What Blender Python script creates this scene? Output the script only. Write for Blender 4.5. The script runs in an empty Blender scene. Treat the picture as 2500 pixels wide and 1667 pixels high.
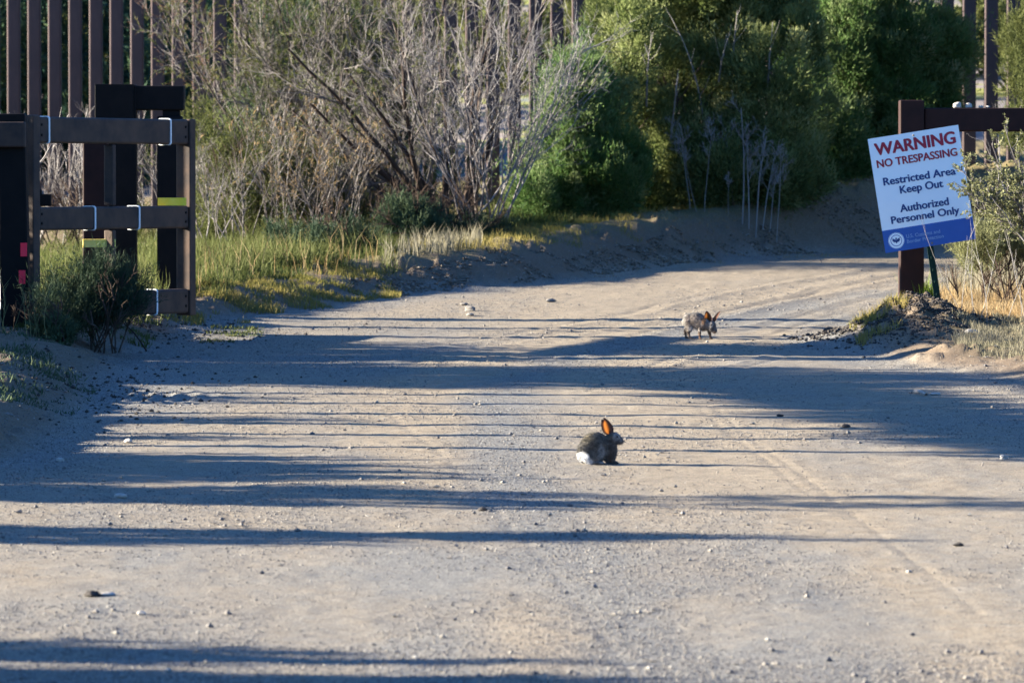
import bpy, math, random
import numpy as np
from mathutils import Vector, Matrix
PI = math.pi
scene = bpy.context.scene
COL = scene.collection

# ------------------------------------------------------------------ camera
H = 2.5            # camera height over the (extrapolated) road plane
FPX = 13889.0      # focal length in photo pixels (200 mm, 2500 px wide)
HY = 440.0         # image row of the true horizon
SL = (HY - 44.0) / FPX   # the road climbs gently away from the camera
cam_d = bpy.data.cameras.new("camera")
cam = bpy.data.objects.new("camera", cam_d); COL.objects.link(cam)
cam_d.sensor_width = 36.0; cam_d.lens = FPX / 2500 * 36.0
PITCH = math.atan((833.5 - HY) / FPX)
cam.location = (0, 0, H); cam.rotation_euler = (PI / 2 - PITCH, 0, 0)
cam_d.clip_end = 3000; cam_d.clip_start = 0.5
cam_d.dof.use_dof = True; cam_d.dof.focus_distance = 39.0; cam_d.dof.aperture_fstop = 6.8
scene.camera = cam
scene.render.resolution_x = 1024; scene.render.resolution_y = 682

# ------------------------------------------------------------------ light
EL, AZ = math.radians(14.0), math.radians(6.0)
TOSUN = Vector((-math.cos(AZ) * math.cos(EL), math.sin(AZ) * math.cos(EL), math.sin(EL)))
world = bpy.data.worlds.new("World"); scene.world = world; world.use_nodes = True
wn = world.node_tree.nodes; wl = world.node_tree.links
sky = wn.new("ShaderNodeTexSky"); sky.sky_type = 'NISHITA'; sky.sun_disc = False
sky.sun_elevation = EL; sky.sun_rotation = math.atan2(TOSUN.x, TOSUN.y) % (2 * PI)
sky.air_density = 1.0; sky.dust_density = 0.6; sky.ozone_density = 3.0
bg = wn["Background"]; bg.inputs[1].default_value = 0.06
tint = wn.new("ShaderNodeMix"); tint.data_type = 'RGBA'; tint.blend_type = 'MULTIPLY'; tint.inputs[0].default_value = 1.0
tint.inputs[7].default_value = (.36, .60, .90, 1)      # deep clear-morning blue, camera balanced for the sun
wl.new(sky.outputs[0], tint.inputs[6]); wl.new(tint.outputs[2], bg.inputs[0])
sun_d = bpy.data.lights.new("sun", 'SUN'); sun_d.energy = 5.0; sun_d.angle = math.radians(0.5)
sun_d.color = (1.0, 0.90, 0.71)
sun = bpy.data.objects.new("sun", sun_d); COL.objects.link(sun)
sun.rotation_euler = TOSUN.to_track_quat('Z', 'Y').to_euler()
scene.view_settings.view_transform = 'Standard'; scene.view_settings.look = 'None'
scene.view_settings.exposure = 2.77; scene.view_settings.gamma = 1.0
scene.cycles.max_bounces = 6; scene.cycles.transparent_max_bounces = 8
scene.cycles.sample_clamp_indirect = 6.0

# ------------------------------------------------------------------ helpers
_cp, _sp = math.cos(PITCH), math.sin(PITCH)
def at(px, py, Y):
    """world point seen at photo pixel (px,py) at distance Y"""
    u = (px - 1250.0) / FPX; v = -(py - 833.5) / FPX
    dy = _cp + v * _sp; dz = -_sp + v * _cp
    return Vector((u / dy * Y, Y, H + dz / dy * Y))
def gy(py):          # distance of the road plane seen at row py
    return FPX * H / (py - 44.0)
def gpt(px, py):
    Y = gy(py); return ((px - 1250.0) / FPX * Y, Y)

def tag(o, label=None, cat=None, group=None, kind=None):
    if label: o["label"] = label
    if cat: o["category"] = cat
    if group: o["group"] = group
    if kind: o["kind"] = kind
    return o
def empty(name, loc=(0, 0, 0), rz=0.0):
    o = bpy.data.objects.new(name, None); COL.objects.link(o)
    o.location = loc; o.rotation_euler = (0, 0, rz); return o

# value noise ---------------------------------------------------------------
_T = np.random.RandomState(5).rand(256, 256)
def vnoise(x, y, s, seed=0):
    x = np.asarray(x) / s + 17.3 * seed; y = np.asarray(y) / s + 9.1 * seed
    xi = np.floor(x).astype(int); yi = np.floor(y).astype(int)
    fx = x - xi; fy = y - yi
    fx = fx * fx * (3 - 2 * fx); fy = fy * fy * (3 - 2 * fy)
    a = _T[xi & 255, yi & 255]; b = _T[(xi + 1) & 255, yi & 255]
    c = _T[xi & 255, (yi + 1) & 255]; d = _T[(xi + 1) & 255, (yi + 1) & 255]
    return (a * (1 - fx) + b * fx) * (1 - fy) + (c * (1 - fx) + d * fx) * fy - 0.5
def sstep(a, b, x):
    t = np.clip((x - a) / (b - a), 0, 1); return t * t * (3 - 2 * t)

# mesh from numpy chunks ------------------------------------------------------
def build(name, chunks, mats, parent=None, smooth=False):
    """chunks: (verts Nx3, faces MxK, var N or None, material index)"""
    V, LV, LS, MI, VA = [], [], [], [], []
    off = 0; lo = 0
    for v, f, var, mi in chunks:
        v = np.asarray(v, np.float32); f = np.asarray(f, np.int64)
        if len(f) == 0: continue
        V.append(v); LV.append((f + off).ravel())
        LS.append(lo + np.arange(len(f)) * f.shape[1]); lo += f.size
        MI.append(np.full(len(f), mi, np.int32))
        VA.append(np.zeros(len(v), np.float32) if var is None else np.asarray(var, np.float32))
        off += len(v)
    V = np.concatenate(V); LV = np.concatenate(LV); LS = np.concatenate(LS); MI = np.concatenate(MI); VA = np.concatenate(VA)
    me = bpy.data.meshes.new(name)
    me.vertices.add(len(V)); me.loops.add(len(LV)); me.polygons.add(len(LS))
    me.vertices.foreach_set("co", V.ravel()); me.loops.foreach_set("vertex_index", LV.astype(np.int32))
    me.polygons.foreach_set("loop_start", LS.astype(np.int32))
    me.update(calc_edges=True)
    for m in (mats if isinstance(mats, (list, tuple)) else [mats]): me.materials.append(m)
    me.polygons.foreach_set("material_index", MI)
    me.polygons.foreach_set("use_smooth", np.full(len(LS), smooth))
    a = me.attributes.new("var", 'FLOAT', 'POINT'); a.data.foreach_set("value", VA)
    me.validate()
    o = bpy.data.objects.new(name, me); COL.objects.link(o)
    if parent is not None: o.parent = parent
    return o
def unit(v): return v / np.maximum(np.linalg.norm(v, axis=-1, keepdims=True), 1e-9)
def perp(d, rng):
    r = rng.normal(size=d.shape); return unit(np.cross(d, r))
def blades(rng, P, D, L, W, var, mi=0):
    """thin pointed triangles"""
    n = len(P); S = perp(D, rng); L = np.broadcast_to(L, n)[:, None]; W = np.broadcast_to(W, n)[:, None]
    v = np.stack([P - S * W / 2, P + S * W / 2, P + D * L], 1).reshape(-1, 3)
    return (v, np.arange(3 * n).reshape(n, 3), np.repeat(var, 3), mi)
def leaves(rng, P, D, L, W, var, mi=0):
    """small folded diamonds"""
    n = len(P); S = perp(D, rng); L = np.broadcast_to(L, n)[:, None]; W = np.broadcast_to(W, n)[:, None]
    v = np.stack([P, P + D * L * .5 + S * W / 2, P + D * L, P + D * L * .5 - S * W / 2], 1).reshape(-1, 3)
    return (v, np.arange(4 * n).reshape(n, 4), np.repeat(var, 4), mi)
def tubes(rng, paths, radii, k=3, var=None, mi=0):
    B, n, _ = paths.shape
    T = np.zeros_like(paths); T[:, 1:-1] = paths[:, 2:] - paths[:, :-2]; T[:, 0] = paths[:, 1] - paths[:, 0]; T[:, -1] = paths[:, -1] - paths[:, -2]
    T = unit(T); ref = perp(unit(paths[:, -1] - paths[:, 0]), rng)[:, None, :]
    U = unit(ref - T * (ref * T).sum(-1, keepdims=True)); W = np.cross(T, U)
    ang = np.arange(k) * 2 * PI / k
    ring = paths[:, :, None, :] + radii[:, :, None, None] * (U[:, :, None, :] * np.cos(ang)[None, None, :, None] + W[:, :, None, :] * np.sin(ang)[None, None, :, None])
    v = ring.reshape(-1, 3)
    b = (np.arange(B) * n * k)[:, None, None]; i = (np.arange(n - 1) * k)[None, :, None]; j = np.arange(k)[None, None, :]; j2 = (j + 1) % k
    f = np.stack([b + i + j, b + i + j2, b + i + k + j2, b + i + k + j], -1).reshape(-1, 4)
    va = np.repeat(rng.rand(B) if var is None else var, n * k)
    return (v, f, va, mi)
def grow(rng, S, D, L, n=6, wob=.15, up=0.0, out=None):
    P = [S]; d = unit(D); B = len(S); st = (np.broadcast_to(L, B) / (n - 1))[:, None]
    for i in range(n - 1):
        d = unit(d + rng.normal(size=d.shape) * wob + np.array([0, 0, up]))
        P.append(P[-1] + d * st)
    return np.stack(P, 1)
def taper(B, n, r0, r1):
    t = np.linspace(0, 1, n)[None, :]
    return np.broadcast_to(r0, B)[:, None] * (1 - t) + np.broadcast_to(r1, B)[:, None] * t
def sprout(rng, paths, m, tmin, spread):
    """pick m child starts on each path"""
    B, n, _ = paths.shape
    idx = np.repeat(np.arange(B), m); t = (tmin + (1 - tmin) * rng.rand(B * m)) * (n - 1)
    i = np.minimum(t.astype(int), n - 2); fr = (t - i)[:, None]
    a = paths[idx, i]; b = paths[idx, i + 1]
    d = unit(b - a); q = perp(d, rng)
    s = spread * (0.6 + .8 * rng.rand(B * m))[:, None]
    return a * (1 - fr) + b * fr, unit(d * np.cos(s) + q * np.sin(s)), idx, t / (n - 1)

# ------------------------------------------------------------------ materials
def mat(name):
    m = bpy.data.materials.new(name); m.use_nodes = True
    nt = m.node_tree; nt.nodes.clear()
    out = nt.nodes.new("ShaderNodeOutputMaterial")
    return m, nt, out
def N(nt, typ, **kw):
    n = nt.nodes.new(typ)
    for k, v in kw.items():
        if k.startswith("i_"): n.inputs[k[2:].replace("_", " ")].default_value = v
        else: setattr(n, k, v)
    return n
def ramp(nt, cols, pos=None):
    r = nt.nodes.new("ShaderNodeValToRGB"); e = r.color_ramp.elements
    n = len(cols)
    while len(e) < n: e.new(0.5)
    for i, c in enumerate(cols):
        e[i].position = (i / (n - 1)) if pos is None else pos[i]
        e[i].color = (*c, 1)
    return r
def foliage_mat(name, cols, trans=0.3, rough=.7, pos=None, spec=.1, k=.60):
    cols = [tuple(k * q for q in c) for c in cols]
    m, nt, out = mat(name)
    a = N(nt, "ShaderNodeAttribute", attribute_name="var"); r = ramp(nt, cols, pos)
    nt.links.new(a.outputs["Fac"], r.inputs[0])
    p = N(nt, "ShaderNodeBsdfPrincipled"); p.inputs["Roughness"].default_value = rough
    p.inputs["Specular IOR Level"].default_value = spec
    nt.links.new(r.outputs[0], p.inputs["Base Color"])
    if trans > 0:
        t = N(nt, "ShaderNodeBsdfTranslucent"); nt.links.new(r.outputs[0], t.inputs[0])
        mx = N(nt, "ShaderNodeMixShader"); mx.inputs[0].default_value = trans
        nt.links.new(p.outputs[0], mx.inputs[1]); nt.links.new(t.outputs[0], mx.inputs[2])
        nt.links.new(mx.outputs[0], out.inputs[0])
    else: nt.links.new(p.outputs[0], out.inputs[0])
    return m
def solid_mat(name, c1, c2, scale=8.0, rough=.6, metal=0.0, bump=.1, spec=.4, stretch=(1, 1, 1)):
    m, nt, out = mat(name)
    tc = N(nt, "ShaderNodeTexCoord"); mp = N(nt, "ShaderNodeMapping"); mp.inputs["Scale"].default_value = stretch
    nt.links.new(tc.outputs["Object"], mp.inputs[0])
    no = N(nt, "ShaderNodeTexNoise"); no.inputs["Scale"].default_value = scale; no.inputs["Detail"].default_value = 6; no.inputs["Roughness"].default_value = .65
    nt.links.new(mp.outputs[0], no.inputs["Vector"])
    r = ramp(nt, [c1, c2], [.35, .68]); nt.links.new(no.outputs["Fac"], r.inputs[0])
    p = N(nt, "ShaderNodeBsdfPrincipled"); p.inputs["Roughness"].default_value = rough; p.inputs["Metallic"].default_value = metal
    p.inputs["Specular IOR Level"].default_value = spec
    nt.links.new(r.outputs[0], p.inputs["Base Color"])
    b = N(nt, "ShaderNodeBump"); b.inputs["Strength"].default_value = bump; b.inputs["Distance"].default_value = .01
    nt.links.new(no.outputs["Fac"], b.inputs["Height"]); nt.links.new(b.outputs[0], p.inputs["Normal"])
    nt.links.new(p.outputs[0], out.inputs[0])
    return m

M = {}
M['rail'] = solid_mat('painted_rail', (.030, .024, .024), (.088, .054, .040), 4, .6, 0, .15, .18)
M['post'] = solid_mat('painted_post', (.006, .006, .007), (.012, .010, .010), 5, .65, 0, .15, .10)
M['rust'] = solid_mat('rusty_steel', (.058, .046, .050), (.086, .062, .064), 7, .75, 0, .2, .12, (1, 1, .3))
M['maroon'] = solid_mat('maroon_steel', (.020, .010, .010), (.032, .014, .013), 7, .65, 0, .2, .15)
M['tape'] = solid_mat('yellow_tape', (1.0, .72, .04), (1.0, .80, .10), 14, .6, 0, .05)
M['tapew'] = solid_mat('faded_tape', (1.0, .74, .12), (1.0, .82, .30), 14, .6, 0, .05)
M['tie'] = solid_mat('white_tie', (.70, .72, .74), (.82, .83, .84), 20, .5, 0, .0)
M['red'] = solid_mat('red_reflector', (1.0, .012, .05), (1.0, .02, .07), 20, .35, 0, .0)
M['tgreen'] = solid_mat('green_post_paint', (.006, .024, .020), (.010, .034, .028), 15, .6, 0, .1, .1)
M['signw'] = solid_mat('white_sign_face', (.78, .90, 1.0), (.82, .92, 1.0), 5, .35, 0, .01, .5)
M['signb'] = solid_mat('blue_sign_band', (.010, .085, .38), (.014, .10, .43), 6, .35, 0, .01, .5)
M['signr'] = solid_mat('red_lettering', (.30, .008, .035), (.36, .012, .05), 6, .4, 0, .0)
M['signn'] = solid_mat('navy_lettering', (.008, .045, .19), (.010, .055, .22), 6, .4, 0, .0)
M['signl'] = solid_mat('pale_blue_lettering', (.20, .34, .60), (.25, .40, .66), 6, .4, 0, .0)
M['stone'] = foliage_mat('stone', [(.11, .105, .11), (.22, .20, .185), (.27, .245, .21), (.42, .40, .37)], 0, .8, [0, .45, .85, 1.0], .3, .85)
M['whitestone'] = solid_mat('white_stone', (.28, .255, .23), (.46, .43, .40), 20, .7, 0, .3)
M['clod'] = solid_mat('dark_clod', (.035, .032, .032), (.075, .066, .060), 18, .9, 0, .5, .1)
M['soilclod'] = foliage_mat('brown_clods', [(.10, .078, .06), (.18, .145, .11), (.32, .27, .22)], 0, .9, [0, .7, 1], .1, .9)
M['grey_wood'] = foliage_mat('grey_wood', [(.09, .07, .065), (.19, .165, .165), (.42, .39, .40)], 0, .55, None, .4)
M['dim_wood'] = foliage_mat('dim_grey_wood', [(.06, .047, .042), (.14, .115, .11), (.34, .31, .31)], 0, .6, None, .3)
M['pale_wood'] = foliage_mat('pale_wood', [(.20, .175, .165), (.48, .45, .43)], 0, .6, None, .4)
M['brown_wood'] = foliage_mat('brown_wood', [(.05, .035, .03), (.13, .09, .07)], 0, .8)
M['tip_red'] = foliage_mat('russet_twigs', [(.16, .07, .045), (.30, .16, .10), (.30, .25, .17)], .15, .8)
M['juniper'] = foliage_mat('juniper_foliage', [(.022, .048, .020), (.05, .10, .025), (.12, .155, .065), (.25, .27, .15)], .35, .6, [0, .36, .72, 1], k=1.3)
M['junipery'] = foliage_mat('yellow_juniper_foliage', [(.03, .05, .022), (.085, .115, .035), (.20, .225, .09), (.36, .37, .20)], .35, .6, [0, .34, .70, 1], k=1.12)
M['darkleaf'] = foliage_mat('dark_foliage', [(.016, .04, .03), (.04, .075, .04), (.09, .13, .04), (.22, .27, .06)], .25, .6, [0, .45, .85, 1], k=.9)
M['wood_far'] = foliage_mat('distant_foliage', [(.03, .075, .065), (.06, .13, .09), (.14, .20, .08), (.40, .44, .10)], .35, .6, [0, .5, .85, 1], k=1.0)
M['olive'] = foliage_mat('olive_foliage', [(.045, .06, .022), (.11, .13, .04), (.19, .21, .07), (.30, .30, .10)], .3, .7, [0, .4, .8, 1])
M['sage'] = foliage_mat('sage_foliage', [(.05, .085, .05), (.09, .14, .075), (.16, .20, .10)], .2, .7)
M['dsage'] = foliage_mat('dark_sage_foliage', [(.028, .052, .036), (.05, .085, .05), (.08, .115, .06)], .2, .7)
M['greyleaf'] = foliage_mat('grey_green_leaves', [(.14, .15, .07), (.26, .27, .13), (.40, .40, .20)], .3, .6)
M['grass'] = foliage_mat('green_grass', [(.045, .075, .02), (.11, .145, .04), (.22, .235, .08), (.40, .35, .17)], .4, .6, [0, .45, .8, 1])
M['ygrass'] = foliage_mat('yellowing_grass', [(.20, .24, .05), (.38, .32, .09), (.50, .38, .15)], .35, .7)
M['drygrass'] = foliage_mat('dry_grass', [(.30, .19, .08), (.48, .32, .15), (.60, .48, .30), (.28, .28, .16)], .35, .7, [0, .4, .85, 1])
M['greygrass'] = foliage_mat('greyish_dry_grass', [(.18, .18, .11), (.32, .29, .20), (.45, .41, .33)], .3, .7)
M['weed'] = foliage_mat('broad_weed_leaves', [(.06, .14, .02), (.15, .27, .03), (.35, .40, .06)], .35, .6)

# ground material: tan dirt, grey gravel, soil and sparse straw mixed by noise and two soil attributes
def ground_mat(name):
    m, nt, out = mat(name); L = nt.links.new
    tc = N(nt, "ShaderNodeTexCoord")
    def noise(scale, det=4, rough=.6, st=(1, 1, 1)):
        mp = N(nt, "ShaderNodeMapping"); mp.inputs["Scale"].default_value = st; L(tc.outputs["Object"], mp.inputs[0])
        n = N(nt, "ShaderNodeTexNoise"); n.inputs["Scale"].default_value = scale; n.inputs["Detail"].default_value = det; n.inputs["Roughness"].default_value = rough
        L(mp.outputs[0], n.inputs["Vector"]); return n.outputs["Fac"]
    def attr(nm): return N(nt, "ShaderNodeAttribute", attribute_name=nm).outputs["Fac"]
    def mix(a, b, f):
        x = N(nt, "ShaderNodeMix", data_type='RGBA')
        if hasattr(f, 'links'): L(f, x.inputs[0])
        else: x.inputs[0].default_value = f
        L(a, x.inputs[6]); L(b, x.inputs[7]); return x.outputs[2]
    def mth(op, a, b, c=None):
        x = N(nt, "ShaderNodeMath", operation=op)
        for i, s in enumerate((a, b, c)):
            if s is None: continue
            if hasattr(s, 'links'): L(s, x.inputs[i])
            else: x.inputs[i].default_value = s
        return x.outputs[0]
    fine = noise(55, 5, .75); mid = noise(9, 5, .7); big = noise(1.1, 4, .6, (1, .35, 1)); grain = noise(160, 2, .6)
    tan = ramp(nt, [(.205, .167, .124), (.265, .220, .165), (.325, .275, .210)], [.3, .5, .72]); L(mid, tan.inputs[0])
    grey = ramp(nt, [(.09, .088, .084), (.19, .183, .17), (.31, .295, .27)], [.3, .5, .7]); L(fine, grey.inputs[0])
    soil = ramp(nt, [(.085, .060, .042), (.15, .112, .080), (.22, .172, .125)], [.3, .5, .72]); L(fine, soil.inputs[0])
    straw = ramp(nt, [(.08, .075, .035), (.17, .15, .06), (.28, .22, .09)], [.35, .5, .65]); L(fine, straw.inputs[0])
    f = mth('ADD', mth('MULTIPLY_ADD', big, 2.2, -1.1), mth('MULTIPLY_ADD', mid, 1.2, -.6))
    f = mth('ADD', f, attr("gravel")); 
    fc = N(nt, "ShaderNodeClamp"); L(f, fc.inputs[0])
    c = mix(tan.outputs[0], grey.outputs[0], fc.outputs[0])
    sp = ramp(nt, [(.36, .36, .37), (1, 1, 1), (1.28, 1.28, 1.28)], [.34, .47, .72]); L(grain, sp.inputs[0])
    mm = N(nt, "ShaderNodeMix", data_type='RGBA', blend_type='MULTIPLY'); mm.inputs[0].default_value = 1
    L(c, mm.inputs[6]); L(sp.outputs[0], mm.inputs[7]); c = mm.outputs[2]
    s2 = ramp(nt, [(.66, .66, .67), (1, 1, 1), (1.22, 1.21, 1.2)], [.36, .5, .66]); L(noise(80, 3, .8), s2.inputs[0])
    m2 = N(nt, "ShaderNodeMix", data_type='RGBA', blend_type='MULTIPLY'); m2.inputs[0].default_value = 1
    L(c, m2.inputs[6]); L(s2.outputs[0], m2.inputs[7]); c = m2.outputs[2]
    fs = N(nt, "ShaderNodeClamp"); L(mth('ADD', attr("soil"), mth('MULTIPLY_ADD', mid, .8, -.4)), fs.inputs[0])
    c = mix(c, soil.outputs[0], mth('MULTIPLY', fs.outputs[0], mth('GREATER_THAN', attr("soil"), .02)))
    fg = N(nt, "ShaderNodeClamp"); L(mth('MULTIPLY', attr("grassy"), mth('MULTIPLY_ADD', mid, 3.0, -.9)), fg.inputs[0])
    c = mix(c, straw.outputs[0], fg.outputs[0])
    p = N(nt, "ShaderNodeBsdfPrincipled"); p.inputs["Roughness"].default_value = .9; p.inputs["Specular IOR Level"].default_value = .15
    L(c, p.inputs["Base Color"])
    b = N(nt, "ShaderNodeBump"); b.inputs["Strength"].default_value = .55; b.inputs["Distance"].default_value = .012
    L(mth('ADD', fine, mth('MULTIPLY', grain, .5)), b.inputs["Height"]); L(b.outputs[0], p.inputs["Normal"])
    L(p.outputs[0], out.inputs[0])
    return m
M['ground'] = ground_mat('dirt_and_gravel')

# hillside behind the wall
def hill_mat():
    m, nt, out = mat('sunlit_hillside'); L = nt.links.new
    tc = N(nt, "ShaderNodeTexCoord")
    n = N(nt, "ShaderNodeTexNoise"); n.inputs["Scale"].default_value = .35; n.inputs["Detail"].default_value = 3; L(tc.outputs["Object"], n.inputs["Vector"])
    r = ramp(nt, [(.09, .10, .05), (.17, .16, .16), (.27, .23, .22), (.24, .25, .07), (.18, .20, .26)], [.32, .42, .52, .60, .7]); L(n.outputs["Fac"], r.inputs[0])
    p = N(nt, "ShaderNodeBsdfDiffuse"); L(r.outputs[0], p.inputs[0]); L(p.outputs[0], out.inputs[0]); return m
M['hill'] = hill_mat()

# ------------------------------------------------------------------ terrain
road_px = [(-2500, 1700), (-900, 1300), (-150, 1160), (60, 1110), (170, 1060), (215, 1000), (235, 955), (290, 905), (380, 858), (455, 815), (500, 803), (600, 783), (750, 756), (900, 734),
           (1060, 716), (1200, 702), (1380, 684), (1600, 655), (1800, 634), (2000, 618), (2180, 607), (2500, 592), (3300, 570)]
road_px2 = [(3600, 640), (2700, 655), (2440, 668), (2330, 700), (2230, 745), (2150, 790), (2075, 830), (2070, 850), (2150, 880), (2300, 905), (2500, 935), (2750, 1050), (3200, 1300), (4200, 1700)]
RP = [gpt(*p) for p in road_px] + [gpt(*p) for p in road_px2]
RP = [(-9.0, 10.0)] + RP + [(9.0, 10.0)]
def poly_sd(X, Y, P):
    """signed distance, positive inside"""
    d = np.full(X.shape, 1e9); ins = np.zeros(X.shape, bool); n = len(P)
    for i in range(n):
        ax, ay = P[i]; bx, by = P[(i + 1) % n]
        ex, ey = bx - ax, by - ay
        t = np.clip(((X - ax) * ex + (Y - ay) * ey) / (ex * ex + ey * ey + 1e-12), 0, 1)
        d = np.minimum(d, (X - ax - t * ex) ** 2 + (Y - ay - t * ey) ** 2)
        c = ((ay > Y) != (by > Y)) & (X < ex * (Y - ay) / (ey if ey else 1e-9) + ax)
        ins ^= c
    d = np.sqrt(d); return np.where(ins, d, -d)
def polyline_d(X, Y, P):
    d = np.full(X.shape, 1e9); al = np.zeros(X.shape); acc = 0
    for (ax, ay), (bx, by) in zip(P[:-1], P[1:]):
        ex, ey = bx - ax, by - ay; ll = math.hypot(ex, ey)
        t = np.clip(((X - ax) * ex + (Y - ay) * ey) / (ll * ll), 0, 1)
        q = np.hypot(X - ax - t * ex, Y - ay - t * ey)
        al = np.where(q < d, acc + t * ll, al); d = np.minimum(d, q); acc += ll
    return d, al
RUTS = [[(2700, 632), (2200, 650), (1930, 702), (1640, 768), (1450, 800), (1200, 835), (900, 880)],
        [(2700, 650), (2300, 672), (2000, 735), (1750, 800), (1500, 850), (1200, 880)],
        [(2150, 770), (2010, 815), (1850, 850), (1700, 900)]]
RUTS = [[gpt(*p) for p in r] for r in RUTS]
LINES = [[(940, 1000), (1090, 1120), (1300, 1330), (1560, 1667)], [(1730, 985), (1860, 1090), (2010, 1190), (2400, 1500)], [(1700, 990), (1830, 1090), (1960, 1190)]]
LINES = [[gpt(*p) for p in r] for r in LINES]
WIND = [gpt(*p) for p in [(2150, 715), (1750, 785), (1330, 890), (1190, 985), (1270, 1180), (1450, 1380), (1640, 1680)]]
MOUND = gpt(2250, 832)
_fe = sorted(gpt(*p) for p in road_px[10:])
FEX = np.array([-9.0] + [p[0] for p in _fe] + [20.0]); FEY = np.array([44.0] + [p[1] for p in _fe] + [_fe[-1][1] + 3.0])
def terrain(X, Y):
    X = np.asarray(X, float); Y = np.asarray(Y, float)
    Yc = np.clip(Y, -20, 75)
    z = SL * Yc
    d = poly_sd(X, Y, RP) + vnoise(X, Y, 1.1, 3) * .30 + vnoise(X, Y, .3, 4) * .10
    o = -d
    # bank heights outside the road
    far = sstep(-.6, .6, Y - np.interp(X, FEX, FEY)) * sstep(-6, -3, X)
    A = np.interp(X, [-6, -2.5, -1.1, .5, 2.4, 3.9, 6, 12], [.05, .12, .18, .30, .42, .64, .75, .8])
    left = sstep(0, -1.5, X) * (1 - far) * sstep(47, 43, Y)
    right = sstep(1.5, 2.6, X) * (1 - far)
    z += far * A * sstep(.0, 1.0, o)
    z += far * .06 * sstep(0, .5, o)
    z += left * (.20 * sstep(.0, .8, o) + .10 * sstep(.8, 2.5, o))
    z += right * (.06 * sstep(0, .5, o) + .10 * sstep(.5, 2.5, o))
    # spoil mound at the foot of the sign
    mx = (X - MOUND[0]); my = (Y - MOUND[1])
    r2 = (mx / .38) ** 2 + (my / 1.5) ** 2
    z += .225 * np.exp(-r2 ** 1.0) * (1 + .5 * vnoise(X, Y, .12, 7))
    z += .07 * np.exp(-((mx + .45) / .35) ** 2 - ((my + .2) / .9) ** 2) * (1 + .8 * vnoise(X, Y, .1, 8))
    # gate foot spoil
    gx, gy_ = gpt(420, 800)
    z += .10 * np.exp(-((X - gx + .25) / .55) ** 2 - ((Y - gy_) / .9) ** 2) * (1 + 1.0 * vnoise(X, Y, .12, 9))
    ins = sstep(-.1, .3, d)
    # undulation
    z += vnoise(X, Y, 3.1, 1) * .022 + vnoise(X, Y, 1.2, 2) * .013
    rough = 1 + 2.2 * (1 - ins)
    near = sstep(13, 17, Y) * (1 - sstep(72, 76, Y))
    z += near * rough * (vnoise(X, Y, .45, 5) * .010 + vnoise(X, Y, .17, 6) * .006 + vnoise(X, Y, .07, 11) * .005)
    clod = np.maximum(vnoise(X, Y, .11, 21), 0) * np.maximum(vnoise(X, Y, .6, 22) + .2, 0)
    z += near * (1 - ins) * sstep(.0, .3, o) * clod * .30
    rt = 0
    for i, r in enumerate(RUTS):
        q, al = polyline_d(X, Y, r)
        q = q + vnoise(X, Y, 1.5, 30 + i) * .15
        w = .16
        z += ins * (-.007 * np.exp(-(q / w) ** 2) + .006 * np.exp(-((q - .24) / .04) ** 2) - .006 * np.exp(-((q - .40) / .03) ** 2) + .004 * np.sin(al * 2 * PI / .16) * np.exp(-(q / w) ** 4))
        rt = np.maximum(rt, np.exp(-((q) / .35) ** 2)) if i else np.exp(-((q) / .35) ** 2)
    for i, r in enumerate(LINES):
        q, al = polyline_d(X, Y, r)
        z += ins * (-.003 * np.exp(-(q / .022) ** 2))
    tx, ty = gpt(365, 968)
    z += .014 * np.maximum(np.sin((X - tx + .25 * (Y - ty) ** 2) * 2 * PI / .15), -.3) * np.exp(-((X - tx) / .42) ** 4 - ((Y - ty) / .55) ** 2)
    # country beyond the wall
    z += 0.0 * Y
    z += np.where(Y > 75, (Y - 75) * .095 + vnoise(X, Y, 22, 12) * 2.5 * sstep(75, 110, Y), 0)
    return z, d, rt
def gz(x, y):
    return float(terrain(np.array([x]), np.array([y]))[0][0])
def gza(x, y): return terrain(x, y)[0]

def axis_y():
    ys = [17.0]
    while ys[-1] < 71: ys.append(ys[-1] + max(.022, ys[-1] ** 2 / (FPX * H) * 1.75))
    pre = [-120, -60, -30, -10, 0, 5, 10, 13, 15]
    post = [72, 74, 76, 80, 85, 92, 100, 112, 125, 140, 160, 185, 215, 260, 330, 450, 700, 1200]
    return np.array(pre + ys + post)
def axis_x():
    xs = list(np.arange(-5.6, 6.2, .022))
    pre = [-900, -400, -200, -100, -60, -40, -28, -20, -15, -12, -10, -8.5, -7.5, -6.8, -6.2, -5.9]
    post = [6.5, 7, 7.8, 9, 11, 14, 20, 28, 40, 60, 100, 200, 400, 900]
    return np.array(pre + xs + post)
ax_, ay_ = axis_x(), axis_y()
GX, GY = np.meshgrid(ax_, ay_)
GZ, GD, GR = terrain(GX.ravel(), GY.ravel())
nx, ny = len(ax_), len(ay_)
idx = np.arange(nx * ny).reshape(ny, nx)
F = np.stack([idx[:-1, :-1], idx[:-1, 1:], idx[1:, 1:], idx[1:, :-1]], -1).reshape(-1, 4)
VV = np.stack([GX.ravel(), GY.ravel(), GZ], 1)
fd = GD[F].mean(1); fy = VV[F[:, 0], 1]
isroad = fd > 0
ishill = fy >= 76
Xr, Yr = VV[:, 0], VV[:, 1]
grav = .26 + .9 * (sstep(.9, .0, GD) * .6) + .35 * GR + .42 * sstep(33, 24, Yr) + .25 * sstep(.2, -1.3, Xr) * sstep(31, 42, Yr)
grav += .45 * np.exp(-((Xr + .1 - (Yr - 30) * .02) / .30) ** 2) * sstep(40, 36, Yr) - .25 * np.exp(-((Xr - .9) / .6) ** 2) * sstep(26, 32, Yr) - .35 * sstep(46, 50, Yr)
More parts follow.
